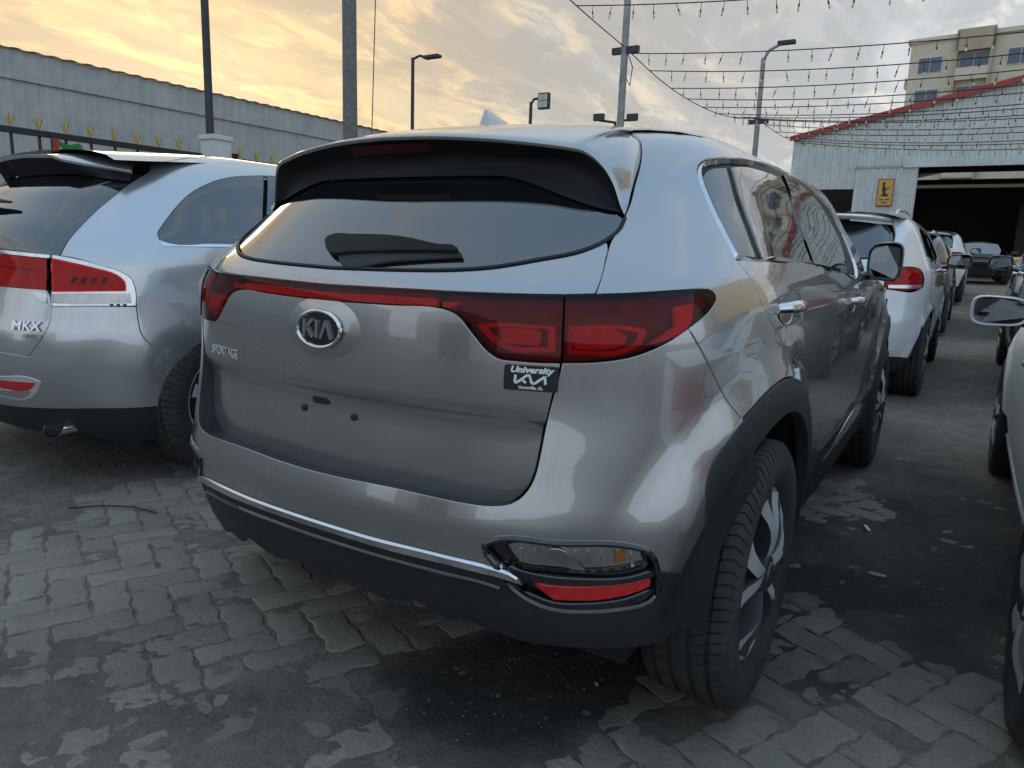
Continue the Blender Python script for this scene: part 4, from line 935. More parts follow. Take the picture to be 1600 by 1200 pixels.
skin('lamp_chrome', lb, halfloop([(0, G_[1][1]+.014), (.3, G_[1][1]+.014), (G_[2][0]+.004, G_[2][1]+.013), (G_[2][0]+.004, G_[2][1]+.001), (.3, G_[1][1]+.001), (0, G_[1][1]+.001)]), m_chrome, tg, off=.008, thick=.014, gap=0)
skin('gate_lamp_clear', lb, B('l_gclear'), m_silverref, tg, off=.006, thick=.012, gap=0); skin('gate_lamp_clear', lb, B('l_gclear'), m_silverref, tg, off=.006, thick=.012, gap=0, flip=True)
gbt = G_[1][1]+.018
hh = hatch[::-1]
skin('rear_window', lb, halfloop([(0, gbt), (.3, gbt)]+[(t-.004, v) for t, v in hh[:-1]]+[(.6, 1.50), (.3, 1.50), (0, 1.50)]), m_glass, lin, off=-.003, thick=.02, res=.04, gap=.004)
# spoiler on the left car
Es, Gs, Us = [], [], []
for x in np.linspace(0, 1, 12):
    t = .92*x; v0 = 1.545
    p = lb.S(t, 1.60 if x < .8 else 1.60-.05*(x-.8)/.2); n = lb.nrm(t, 1.50)
    q = lb.S(t*.98, 1.50-.10*max(0, x-.55)/.45)
    outv = .17*(1-sst(.70, 1.0, x)); e = q+np.array([0, -outv, .012*(1-x)+.02])
    Gs.append(p+np.array([0, .02, .004])); Es.append(e); Us.append(lb.S(t*.97, 1.40-.06*max(0, x-.55)/.45)+lb.nrm(t, 1.4)*.003)
Es, Gs, Us = map(np.array, (Es, Gs, Us)); mir = lambda A: np.concatenate([A[:0:-1]*[-1, 1, 1], A])
rows = [mir(Es)+np.array([0, .004, -.014]), mir(Es)+np.array([0, 0, -.004])]+[mir(Es)*(1-s)+mir(Gs)*s+np.array([0, 0, .012])*math.sin(math.pi*s) for s in np.linspace(0, 1, 7)]
sp2 = MB().loft([[tuple(p) for p in r] for r in rows]).build('roof_spoiler', m_silver, lin, recalc=False, angle=70)
MB().loft([[tuple(p) for p in r] for r in [(mir(Es)+np.array([0, .004, -.014]))*(1-s)+mir(Us)*s for s in np.linspace(0, 1, 5)]]).build('spoiler_underside', m_under, sp2, recalc=False, angle=70)
bk = [[tuple(p+np.array([0, .02, -.028])), tuple(p+np.array([0, .045, -.05]))] for p in mir(Es)[9:14]]
MB().loft(bk).build('brake_light', m_redref, sp2, recalc=False)
def roof_sheet(car, sh, warp, material, y0, y1, hw, ins=.003, n=16):
    vv = np.linspace(1.2, sh.z[0][-1]-.01, 160); W = np.interp(vv, *sh.w); Z = np.interp(vv, *sh.z)
    def rz(x, y):
        X, _, Zw = warp(W, np.full_like(W, y), Z); return float(np.interp(abs(x), X[::-1], Zw[::-1]))
    P_ = [[(x*hw, y, rz(x*hw, y)-ins) for x in np.linspace(-1, 1, 21)] for y in np.linspace(y0, y1, n)]
    MB().loft(P_).build('roof', material, car, recalc=False, angle=80); return rz
roof_sheet(lin, lb, left_warp, m_silver, .62, 2.75, .64)
lz = lambda y: 0
def nose(car, sh, material, t0=3.6, t1=4.95, v0=1.06, v1=.95, ws_top=(.60, 2.60, 1.50), ws_bot=(.78, 3.45, 1.08), crown=.05):
    ws = []
    for s in np.linspace(0, 1, 8):
        e = np.array(ws_top)*(1-s)+np.array(ws_bot)*s; c = np.array([0, ws_top[1]-.02, ws_top[2]+.04])*(1-s)+np.array([0, ws_bot[1]+.22, ws_bot[2]+.01])*s
        ws.append([(e[0]*k, c[1]+(e[1]-c[1])*k*k, c[2]+(e[2]-c[2])*k*k) for k in np.linspace(-1, 1, 13)])
    MB().loft(ws).build('windscreen', m_glass, car, recalc=False, angle=80)
    bn = []
    for s in np.linspace(0, 1, 10):
        e = sh.S(t0+(t1-t0)*s, v0+(v1-v0)*s); bn.append([(e[0]*k*.985, e[1]+.14*(1-k*k), e[2]+crown*(1-k*k)+.003) for k in np.linspace(-1, 1, 13)])
    MB().loft(bn).build('bonnet', material, car, recalc=False, angle=80)
    e = sh.S(t1, v1); fb = []
    for z_, o_ in ((e[2]+.005, 0), (.8, .08), (.62, .12), (.45, .11), (.26, .05)):
        fb.append([(e[0]*k, e[1]+.16+o_-.30*abs(k)**3, z_) for k in np.linspace(-1, 1, 17)])
    MB().loft(fb).build('front_bumper', material, car, recalc=False, angle=80)
nose(lin, lb, m_silver, 3.6, 5.1, 1.075, .96, (.62, 2.72, 1.50), (.80, 3.35, 1.17))
# bumper and skirt
arcq = [tuple(lb.find(LA[0]+.43*math.cos(R(a)), LZC+.43*math.sin(R(a)))) for a in (146, 158, 170)]
half = [(0, pos(lgate)[-1][1])]+pos(lgate)[::-1]+[chrome[9], chrome[8]]+lgap[:-1]+B('l_arch')+pos(bbl)[::-1][1:]+[(0, pos(bbl)[0][1])]
bp2 = skin('rear_bumper', lb, halfloop(half), m_silver, lin, thick=.03, res=.04, gap=.0025)
half = [(0, pos(bbl)[0][1])]+pos(bbl)+[(pos(bbl)[-1][0]-.004, pos(bbl)[-1][1]-.06), (pos(bbl)[-1][0]-.03, pos(lbot)[-1][1]+.01)]+pos(lbot)[::-1][1:]+[(0, pos(lbot)[0][1])]
skin('bumper_skirt', lb, halfloop(half), m_black, lin, off=-.002, thick=.04, res=.05, gap=.0025)
for fl in (False, True):
    rf = skin('reflector_frame', lb, B('l_refl'), m_alloy, bp2, off=.004, thick=.014, res=.03, gap=0, flip=fl)
    skin('red_reflector', lb, B('l_red'), m_redref, rf, off=.007, thick=.01, gap=0, flip=fl); skin('clear_reflector', lb, B('l_clr2'), m_silverref, rf, off=.007, thick=.01, gap=0, flip=fl)
    s = -1 if fl else 1
    fp = lb.find(LA[0]-.44, .42)
    x_ = float(lb.S(fp[0], fp[1])[0])
    mf = MB(); mf.prism([(-.33, 0), (0, .02), (.0, -.27), (-.10, -.265), (-.24, -.17), (-.33, -.13)], ((s*(x_-.10), LA[0]-.40, .43), (s*1, 0, 0), (0, 0, 1), (0, 1, 0)), .012); mf.build('mud_flap', m_black, lin, smooth=False)
    tp = MB(); rows = []
    for yy, k in ((.34, 1.0), (.335, 1.04), (.345, 1.08), (.62, 1.05)):
        rows.append([(s*(.50+.075*k*math.cos(a)), yy+.05*math.sin(a)*.6*(1 if yy < .5 else 0), .285+.036*k*math.sin(a)) for a in np.linspace(0, 2*math.pi, 24, endpoint=False)])
    tp.loft(rows, True); tp.loft([[(s*(.50+.070*math.cos(a)), .345+.03*math.sin(a), .285+.032*math.sin(a)) for a in np.linspace(0, 2*math.pi, 24, endpoint=False)], [(s*(.50+.06*math.cos(a)), .5, .285+.028*math.sin(a)) for a in np.linspace(0, 2*math.pi, 24, endpoint=False)]], True)
    tp.build('exhaust_tip', m_chrome, lin, recalc=False, angle=60)
    for y_ in LA: wheel(lin, s*.80, y_, .375, .26, .25, 'plain', True)
    mirror_unit(lin, s*.93, 3.0, 1.19, s, m_silver)
wf = B('l_word'); f1 = frame_at(lb, wf[0][0], wf[0][1], .003)
text_on('model_lettering', 'MKX', f1, .058, m_chrome, tg, depth=.005, bold=.001, sx=1.1, space=1.08)
f2 = frame_at(lb, wf[1][0], wf[1][1], .003); MB().prism(rrect(.085, .018, .003), f2, .003).build('badge_plate', m_chrome, tg); text_on('badge_lettering', 'AWD', f2, .017, m_gloss, tg, depth=.001, lift=.0032, space=1.4)
wpr = MB(); a_, b_ = lb.S(-.06, 1.19), lb.S(.28, 1.185); n_ = lb.nrm(.1, 1.19)
wpr.tube([a_+n_*.03, a_*.6+b_*.4+n_*.04, b_+n_*.03], [.024, .018, .008], 8, flat=.7); wpr.build('rear_wiper', m_black, lin)

# ------------------------------------------------------------------ plainer cars further off
def wagon(label, loc, pm, shell=wagon_body, warp=wagon_warp, rails=True, rz=0.0, lampcol=None, coupe=False, group=None, mirrors=True, mirror_mat=None, detail=False):
    car = thing('parked_car', label, 'car', loc, group, rz)
    sh = shell; A = (.95, 3.7) if not coupe else (.95, 3.65); zc = .36 if not coupe else .34
    bt = 1.07 if not coupe else .865      # belt
    rt = 1.40 if not coupe else 1.17       # top of side glass
    mb = MB(); mb.loft(patch_rect(sh, -1.0, 1.0, .35, bt+.02, '', None, None, -.05))
    for s in (-1, 1):
        if coupe: mb.loft(patch_rect(sh, s*.9, s*2.6, bt-.12, rt, '', None, None, -.04))
        else: mb.loft(patch_rect(sh, s*.95, s*3.6, bt-.12, rt+.05, '', None, None, -.04))
        mb.loft(patch_rect(sh, s*1.95, s*3.75, .30, bt-.1, '', None, None, -.04)) if not coupe else mb.loft(patch_rect(sh, s*1.2, s*2.6, .30, bt-.1, '', None, None, -.04))
    mb.build('dark_gap_backing', m_void, car, recalc=False)  # black sheets added inside the skin to make its gaps dark
    car_underside(car, A, .70, z0=.24, y0=.65, y1=4.2); wheel_liners(car, A, zc, .42, x1=.86)
    ts = (lambda y: float(sh.find(y, .7)[0]))
    for fl in (False, True):
        s = -1 if fl else 1
        f = lambda y, z: tuple(sh.find(y, z))
        if not coupe:
            lamp = [(.62, 1.03), (.90, 1.034), (.955, 1.024), (.98, .99), (.98, .91), (.965, .882), (.92, .868), (.62, .865)]
            arcr = arc(sh, A[0], zc, .42, 150, 25, 14)
            win = [(1.22, 1.13), (1.30, 1.30), (1.40, 1.36), (1.75, 1.395), (2.3, 1.40), (2.9, 1.37), (3.15, 1.28), (3.38, 1.12), (2.6, 1.10), (1.8, 1.105)]
            loop = [(.74, 1.18), (.70, 1.10), (.66, 1.04)]+[(.80, 1.038), (.93, 1.028), (.99, .992), (.985, .9), (1.0, .80)]+arcr[1:]+[(2.0, .60), (1.95, .8), (1.80, .95), (1.45, 1.08)]+[win[0]]+win[1:8]+[(3.50, 1.10), (3.46, 1.18), (3.2, 1.36), (2.8, 1.50), (2.2, 1.58), (1.5, 1.59), (1.05, 1.57), (.92, 1.50), (.84, 1.32)]
            skin('body_side', sh, loop, pm, car, thick=.02, res=.05, step=.03, flip=fl)
            skin('side_window', sh, win, m_glass, car, off=-.003, thick=.01, res=.05, flip=fl)
            skin('pillar_cover', sh, [(2.25, 1.39), (2.33, 1.39), (2.28, 1.11), (2.18, 1.11)], m_gloss, car, off=.001, thick=.01, flip=fl)
            skin('rear_door', sh, [(1.46, 1.075), (1.81, .945), (1.96, .8), (2.01, .60), (2.05, .42), (2.33, .40), (2.35, .8), (2.28, 1.09), (1.8, 1.09)], pm, car, thick=.02, res=.05, flip=fl)
            skin('front_door', sh, [(2.30, 1.09), (2.37, .8), (2.35, .40), (3.75, .40), (3.70, .6), (3.60, .85), (3.48, 1.085), (2.8, 1.09)], pm, car, thick=.02, res=.06, flip=fl)
            skin('front_fender', sh, [(3.50, 1.085), (3.62, .85), (3.72, .62)]+arc(sh, A[1], zc, .42, 158, 20, 10)+[(5.0, .6), (5.1, .8), (5.0, .93), (4.3, 1.02)], pm, car, thick=.02, res=.06, flip=fl)
            skin('sill', sh, [(2.05, .40), (2.0, .30), (2.1, .25), (3.7, .25), (3.78, .38)], m_black, car, thick=.03, res=.07, flip=fl)
            rl = skin('tail_lamp', sh, lamp, m_redlens, car, off=.006, thick=.02, res=.03, flip=fl)
            skin('lamp_housing', sh, lamp, m_redref, rl, off=-.012, thick=0, res=.04, gap=.004, flip=fl)
            skin('reversing_lamp', sh, [(.64, .895), (.95, .90), (.93, .875), (.64, .872)], m_silverref, rl, off=.008, thick=.006, gap=0, flip=fl)
            for y_t, v_t in ((1.72, 1.0), (2.72, .99)): handle_on(car, sh, y_t, v_t, m_chrome, .19, flip=fl)
            if rails:
                pts = [sh.S(s*tt, 1.60)+np.array([0, 0, hh_]) for tt, hh_ in ((1.25, .0), (1.32, .03), (1.5, .04), (2.0, .042), (2.5, .04), (2.66, .028), (2.72, .0))]
                MB().tube(pts, .014, 8).build('roof_rail', m_chrome, car)
            if mirrors: mirror_unit(car, s*.905, 2.95, 1.18, s, mirror_mat or pm)
        else:
            win = [(.75, .93), (.95, 1.08), (1.2, 1.15), (1.75, 1.17), (2.1, 1.11), (2.42, .92), (1.6, .90)]
            side = [(.50, .852), (.50, .66), (.495, .50), (.49, .36)]+arc(sh, A[0], zc, .375, 165, 15, 14)+[(.98, .36), (2.6, .36)]+arc(sh, A[1], zc, .375, 165, 18, 14)+[(3.72, .6), (3.75, .75), (3.2, .85), (2.55, .875), (1.6, .88), (1.0, .88), (.62, .862)]
            skin('body_side', sh, side, pm, car, thick=.02, res=.05, step=.03, flip=fl)
            skin('greenhouse', sh, [(.55, .90), (.75, 1.10), (1.0, 1.2), (1.7, 1.33), (2.1, 1.28), (2.5, .92), (1.6, .885)], pm, car, thick=0, off=-.006, res=.05, flip=fl)
            skin('side_window', sh, win, m_glass, car, off=.0, thick=.01, res=.05, flip=fl)
            skin('pillar_cover', sh, [(1.52, 1.165), (1.60, 1.17), (1.62, .90), (1.52, .90)], m_gloss, car, off=.003, thick=.006, flip=fl)
            skin('sill', sh, [(.98, .35), (1.0, .24), (2.6, .24), (2.62, .35)], m_white if pm is m_cream else pm, car, off=.01, thick=.04, res=.06, flip=fl)
            skin('tail_lamp', sh, [(.30, .80), (.44, .80), (.487, .77), (.487, .70), (.30, .69)], m_redref, car, off=.004, thick=.015, flip=fl)
            handle_on(car, sh, 1.36, .80, m_chrome, .17, flip=fl)
            if mirrors: mirror_unit(car, s*.88, 2.72, .96, s, mirror_mat or pm, w=.22, h=.13, trim=mirror_mat)
        for y_ in A: wheel(car, s*.79, y_, zc, .225, .235, 'plain', detail)
    if not coupe:
        tg_ = skin('tailgate', sh, halfloop([(0, 1.085), (.5, 1.09), (.70, 1.12), (.65, 1.02), (.615, 1.01), (.61, .86), (.62, .72), (.55, .66), (0, .65)]), pm, car, thick=.03, res=.05)
        skin('rear_window', sh, halfloop([(0, 1.10), (.5, 1.105), (.70, 1.14), (.80, 1.34), (.78, 1.42), (.5, 1.47), (0, 1.48)]), m_glass, car, off=-.003, thick=.01, res=.05)
        MB().prism(ell(.07, .042), frame_at(sh, 0, 1.0, .002), .01).build('emblem', m_chrome, tg_)
        skin('rear_bumper', sh, halfloop([(0, .645), (.55, .655), (.625, .72), (.615, .862), (.93, .862), (.988, .895), (1.0, .80)]+[tuple(sh.find(A[0]+.42*math.cos(R(a)), zc+.42*math.sin(R(a)))) for a in (152, 165, 178)]+[(.8, .36), (0, .36)]), pm, car, thick=.03, res=.05)
        skin('bumper_skirt', sh, halfloop([(0, .357), (.8, .357), (1.0, .36), (.9, .27), (0, .24)]), m_black, car, off=-.01, thick=.04, res=.06)
        Es, Gs = [], []
        for x in np.linspace(-1, 1, 19):
            t = .86*x; q = sh.S(t, 1.50-.04*x*x); Es.append(q+np.array([0, -.16*(1-abs(x)**4), .028])); Gs.append(sh.S(t, 1.62)+np.array([0, .04, .006]))
        Es, Gs = np.array(Es), np.array(Gs); rows = [Es+np.array([0, .05, -.03]), Es+np.array([0, 0, -.008]), Es]+[Es*(1-s)+Gs*s+np.array([0, 0, .01])*math.sin(math.pi*s) for s in (.2, .5, .8, 1)]
        sp_ = MB().loft([[tuple(p) for p in r] for r in rows]).build('roof_spoiler', pm, car, recalc=False, angle=70)
        roof_sheet(car, sh, warp, pm, .60, 2.75, .62)
        nose(car, sh, pm, 3.55, 5.0, 1.075, .94, (.60, 2.62, 1.52), (.80, 3.35, 1.16))
    else:
        skin('rear_panel', sh, halfloop([(0, .858), (.44, .855), (.494, .84), (.494, .66), (.489, .50), (.484, .30), (0, .25)]), pm, car, thick=.03, res=.05)
        dk = []
        for s in np.linspace(0, 1, 8):
            e = np.array([.79, .42, .853])*(1-s)+np.array([.80, 1.20, .875])*s; dk.append([(e[0]*k, e[1]-.22*(1-k*k)*(1-s), e[2]+.035*(1-k*k)+.006) for k in np.linspace(-1, 1, 11)])
        MB().loft(dk).build('boot_lid', pm, car, recalc=False, angle=80)
        rw = []
        for s in np.linspace(0, 1, 7):
            e = np.array([.78, 1.12, .875])*(1-s)+np.array([.56, 1.95, 1.255])*s; rw.append([(e[0]*k, e[1]-.10*(1-k*k), e[2]+.035*(1-k*k)) for k in np.linspace(-1, 1, 11)])
        MB().loft(rw).build('rear_window', m_glass, car, recalc=False, angle=80)
        for s_ in (-1, 1):
            cpl = [[(s_*(x0*(1-q)+x1*q), y0*(1-q)+y1*q, z0*(1-q)+z1*q) for q in np.linspace(0, 1, 5)] for (x0, y0, z0), (x1, y1, z1) in (((.78, 1.11, .874), (.845, 1.30, .872)), ((.72, 1.36, .985), (.80, 1.55, .965)), ((.64, 1.66, 1.125), (.72, 1.80, 1.10)), ((.56, 1.95, 1.257), (.62, 2.05, 1.235)))]
            MB().loft(cpl).build('rear_pillar', pm, car, recalc=False, angle=80)
        roof_sheet(car, sh, warp, pm, 1.90, 2.45, .56)
        nose(car, sh, pm, 2.6, 3.7, .868, .75, (.50, 2.42, 1.28), (.72, 3.05, .90), crown=.06)
    return car
m_white = paint('paint_white', (.74, .74, .73), metal=0.0, rough=.3, dirt=.15, flake=.02)
m_blue = paint('paint_slate_blue', (.035, .05, .075), metal=.3, rough=.35, dirt=.25)
m_blk = paint('paint_black', (.012, .012, .014), metal=.1, rough=.3, dirt=.2)
m_char = mat('charcoal_satin', (.022, .022, .024), rough=.45, var=.1, dirt=.2)
m_yel = paint('paint_yellow', (.75, .42, .02), metal=0.0, rough=.35, dirt=.1)
m_cream = mat('pearl_paint', (.84, .81, .74), rough=.35, var=.04, dirt=.2, dirtcol=(.5, .47, .41))
GR = 'cars parked in the row ahead'; GR2 = 'cars parked along the right of the aisle'
wagon('white crossover with roof rails parked directly ahead of the grey one', (.10, 5.30, 0), m_white, group=GR, detail=True)
wagon('dark slate blue wagon parked in front of the white roof-railed car', (.10, 11.5, .05), m_blue, group=GR, mirror_mat=m_chrome)
wagon('white crossover furthest ahead in the row, beyond the dark blue wagon', (.22, 17.4, .28), m_white, rails=False, group=GR)
wagon('silver grey low car cut off by the right edge, near the camera', (2.372, .22, 0), m_cream, coupe_body, coupe_warp, coupe=True, group=GR2, mirror_mat=m_white, detail=True)
wagon('black wagon with a dark door mirror ahead of the silver car at right', (2.52, 5.6, 0), m_blk, group=GR2, rails=False)
wagon('white wagon further along the right side beside the yellow car', (2.75, 11.9, .06), m_white, group=GR2)
wagon('yellow low car standing just inside the open shed', (5.7, 28.6, .55), m_yel, coupe_body, coupe_warp, coupe=True, rz=R(62))
mus = wagon('charcoal muscle car facing us at the end of the aisle', (1.3, 30.0, .55), m_char, coupe_body, coupe_warp, coupe=True, rz=math.pi, mirrors=True)
# face of the muscle car: dark grille band with four round lamps
gr = MB(); gr.box((-.78, 4.30, .60), (.78, 4.72, .74), bev=.03); gr.build('grille', m_gloss, mus)
for x in (-.66, -.44, .44, .66): MB().lathe([(4.66, .07), (4.735, .07), (4.74, .058), (4.725, .05), (4.722, .001)], 20, 'Y', (x, 0, .67)).build('headlamp', m_silverref, mus)
# ------------------------------------------------------------------ ground: interlocking pavers half buried in soil
def vnoise(x, y, seed=0):
    xi = np.floor(x).astype(np.int64); yi = np.floor(y).astype(np.int64); fx = x-xi; fy = y-yi
    def h(a, b):
        n = (a*374761393+b*668265263+seed*974711) & 0x7fffffff; n = ((n ^ (n >> 13))*1274126177) & 0x7fffffff; return ((n ^ (n >> 16)) & 0xffff)/65535.0
    u = fx*fx*fx*(fx*(fx*6-15)+10); v = fy*fy*fy*(fy*(fy*6-15)+10)
    return (h(xi, yi)*(1-u)+h(xi+1, yi)*u)*(1-v)+(h(xi, yi+1)*(1-u)+h(xi+1, yi+1)*u)*v
def fbm(x, y, sc, oct=5, seed=0, g=.5):
    o = 0; a = 1; s = 0
    for k in range(oct): o = o+a*vnoise(x*sc*2**k+17.3*k, y*sc*2**k-9.1*k, seed+k); s += a; a *= g
    return o/s
def blob(x, y, cx, cy, rx, ry, rot=0, soft=.35, warp=.5, seed=3):
    c, s_ = math.cos(rot), math.sin(rot); dx = x-cx; dy = y-cy
    d = np.hypot((dx*c+dy*s_)/rx, (-dx*s_+dy*c)/ry)+warp*(fbm(x, y, 2.6, 5, seed)-.5)*2
    return 1-sst(1-soft, 1+soft, d)
def ramp_z(y): return .55*sst(11, 27, y)
def soil_mask(x, y):
    """how deep the loose soil lies, 0 bare paving to 1 fully covered"""
    m = .42+.62*(fbm(x, y, 1.1, 4, 11)-.5)*2
    m = m+.8*blob(x, y, 1.36, 2.35, .42, 1.10, -.10, .6, .7, 5)             # aisle beside the rear wheel
    m = m+.75*blob(x, y, .36, .62, .30, .26, .5, .6, .8, 6)+.5*blob(x, y, .62, .98, .26, .20, 0, .25, .6, 7)
    m = m+1.0*sst(2.7, 3.6, y)+.8*sst(-1.4, -2.6, x)+.38*blob(x, y, -.35, -.05, .55, .33, .3, .8, .7, 8)
    m = m-.55*blob(x, y, 1.05, 1.0, .42, .62, -.35, .4, .3, 9)-.25*blob(x, y, -.75, .42, .8, .35, .2, .5, .4, 10)
    return np.clip(m, 0, 1)
def stain_mask(x, y):
    """oil-black soil"""
    a = .95*blob(x, y, .36, .62, .36, .29, .5, .5, .6, 6)+.75*blob(x, y, 1.30, 2.35, .50, 1.2, -.10, .6, .6, 5)+.8*blob(x, y, .62, 1.15, .36, .45, 0, .55, .6, 7)
    a = a+.55*blob(x, y, .95, 1.72, .26, .20, 0, .3, .6, 12)+.35*blob(x, y, -.2, .05, .16, .08, .4, .6, .7, 13)+.25*blob(x, y, -.6, .10, .20, .09, .1, .6, .7, 14)
    a = a+.22*sst(.50, .75, fbm(x, y, 1.3, 6, 40, .6))
    return np.clip(a, 0, 1)
def soil_z(x, y):
    m = soil_mask(x, y); near = 1-sst(6, 12, np.hypot(x, y-1))
    lump = (fbm(x, y, 6, 4, 21)-.5)*.008+(fbm(x, y, 30, 3, 25)-.5)*.0065*(.5+m)
    return (-.0024+.0066*sst(.25, 1.0, m)+lump)*near+ramp_z(y)
def axis_(lo, a, b, hi, d, far): 
    l = []; x = a; st_ = d
    while x > lo: st_ *= 1.28; x -= st_; l.append(max(x, lo))
    r_ = []; x = b; st_ = d
    while x < hi: st_ *= 1.28; x += st_; r_.append(min(x, hi))
    return np.array(l[::-1]+list(np.arange(a, b, d))+[b]+r_)
gx = axis_(-90, -2.6, 1.75, 90, .0135, 5); gy = axis_(-60, -.50, 4.0, 160, .0135, 5)
# insert a ring of stations so that the ramp reads smoothly
gy = np.unique(np.concatenate([gy, np.linspace(9, 30, 25)]))
GX, GY = np.meshgrid(gx, gy, indexing='ij'); GZ = soil_z(GX, GY)
nx, ny = GX.shape; V = np.stack([GX, GY, GZ], -1).reshape(-1, 3)
ii, jj = np.meshgrid(np.arange(nx-1), np.arange(ny-1), indexing='ij'); a = (ii*ny+jj).ravel(); Fq = np.stack([a, a+ny, a+ny+1, a+1], 1)
me = bpy.data.meshes.new('ground'); me.vertices.add(len(V)); me.vertices.foreach_set('co', V.astype(np.float32).ravel())
me.loops.add(Fq.size); me.loops.foreach_set('vertex_index', Fq.astype(np.int32).ravel()); me.polygons.add(len(Fq)); me.polygons.foreach_set('loop_start', np.arange(0, Fq.size, 4, dtype=np.int32))
me.update(calc_edges=True); me.polygons.foreach_set('use_smooth', [True]*len(Fq))
at_ = me.attributes.new('oil', 'FLOAT', 'POINT'); at_.data.foreach_set('value', stain_mask(GX, GY).astype(np.float32).ravel())
mg = bpy.data.materials.new('dusty_soil'); mg.use_nodes = True; t = mg.node_tree; bs = t.nodes['Principled BSDF']
tcn = N(t, 'ShaderNodeTexCoord'); ps = tcn.outputs['Object']
def nz(scale, det=6.0, rgh=.6, dist=0.0):
    n = N(t, 'ShaderNodeTexNoise', ins={'Scale': scale, 'Detail': det, 'Roughness': rgh, 'Distortion': dist}); lk(t, ps, n.inputs['Vector']); return n.outputs['Fac']
c1 = ramp(t, nz(1.7, 8), [(.30, (.182, .153, .120)), (.52, (.268, .229, .184)), (.72, (.36, .31, .25))])
c2 = mixc(t, ramp(t, nz(14, 7, .7), [(.35, (0, 0, 0)), (.75, (1, 1, 1))]), c1, (.125, .110, .092))
spk = ramp(t, nz(190, 2, .5), [(.60, (0, 0, 0)), (.72, (1, 1, 1))]); c3 = mixc(t, mth(t, 'MULTIPLY', spk, .45), c2, (.36, .33, .29))
dsp = ramp(t, nz(120, 3, .6), [(.30, (1, 1, 1)), (.42, (0, 0, 0))]); c3 = mixc(t, mth(t, 'MULTIPLY', dsp, .5), c3, (.03, .028, .026))
oil = N(t, 'ShaderNodeAttribute', attribute_name='oil'); oilf = mth(t, 'MULTIPLY', oil.outputs['Fac'], .92)
c4 = mixc(t, oilf, c3, mixc(t, nz(40, 4), (.017, .016, .015), (.034, .032, .030)))
lk(t, c4, bs.inputs['Base Color'])
lk(t, mth(t, 'SUBTRACT', .95, mth(t, 'MULTIPLY', oilf, .22)), bs.inputs['Roughness']); bs.inputs['Specular IOR Level'].default_value = .3
bpn = N(t, 'ShaderNodeBump', ins={'Strength': .9, 'Distance': .009}); hsum = mth(t, 'ADD', nz(150, 4, .7), mth(t, 'MULTIPLY', nz(45, 5, .65), 1.6)); lk(t, hsum, bpn.inputs['Height']); lk(t, bpn.outputs[0], bs.inputs['Normal'])
ground = link('ground', me, mg); tag(ground, 'dusty dark soil ground of the car yard', 'ground', kind='structure')
# pavers
def paver_mats(i, c):
    m = bpy.data.materials.new('concrete_paver_%d' % i); m.use_nodes = True; t = m.node_tree; b = t.nodes['Principled BSDF']
    g = N(t, 'ShaderNodeNewGeometry')
    def nn(sc, det=5.0, rg=.6):
        q = N(t, 'ShaderNodeTexNoise', ins={'Scale': sc, 'Detail': det, 'Roughness': rg}); lk(t, g.outputs['Position'], q.inputs['Vector']); return q.outputs['Fac']
    base = ramp(t, nn(60, 6, .7), [(.3, tuple(x*.72 for x in c)), (.7, tuple(x*1.18 for x in c))])
    dust = ramp(t, nn(1.7, 8), [(.30, (.182, .153, .120)), (.52, (.268, .229, .184)), (.72, (.36, .31, .25))])
    col = mixc(t, ramp(t, nn(4.5, 7, .68), [(.38, (.15, .15, .15)), (.66, (.95, .95, .95))]), base, dust)
    oi = N(t, 'ShaderNodeAttribute', attribute_name='oil'); oi.attribute_type = 'OBJECT'; col = mixc(t, mth(t, 'MULTIPLY', oi.outputs['Fac'], ramp(t, nn(9, 6, .65), [(.30, (.55, .55, .55)), (.60, (1, 1, 1))])), col, (.032, .029, .026))
    pits = ramp(t, nn(210, 2, .5), [(.30, (1, 1, 1)), (.40, (0, 0, 0))]); col = mixc(t, mth(t, 'MULTIPLY', pits, .6), col, (.035, .033, .03))
    grit = ramp(t, nn(170, 2, .5), [(.62, (0, 0, 0)), (.74, (1, 1, 1))]); col = mixc(t, mth(t, 'MULTIPLY', grit, .35), col, (.38, .35, .31))
    lk(t, col, b.inputs['Base Color']); b.inputs['Roughness'].default_value = .92; b.inputs['Specular IOR Level'].default_value = .25
    bp = N(t, 'ShaderNodeBump', ins={'Strength': .75, 'Distance': .005}); lk(t, mth(t, 'ADD', nn(160, 4, .7), mth(t, 'MULTIPLY', nn(38, 5, .65), 1.3)), bp.inputs['Height']); lk(t, bp.outputs[0], b.inputs['Normal'])
    return m
pm_ = [paver_mats(i, c) for i, c in enumerate(((.31, .272, .228), (.275, .244, .207), (.35, .311, .26)))]
U = .112; L_, W_ = 2*U-.003, U-.003
def paver_outline():
    a = .0085; p = []
    xs = [0, .125, .375, .625, .875, 1.0]; off = [0, a, -a, a, -a, 0]
    p += [((x-.5)*L_, -W_/2+o*.8) for x, o in zip(xs, off)]
    p += [(L_/2+a*.5, -W_*.18), (L_/2-a*.5, W_*.18)]
    p += [((x-.5)*L_, W_/2+o*.8) for x, o in list(zip(xs, off))[::-1]]
    p += [(-L_/2-a*.5, W_*.18), (-L_/2+a*.5, -W_*.18)]
    return p
PO = paver_outline(); npo = len(PO)
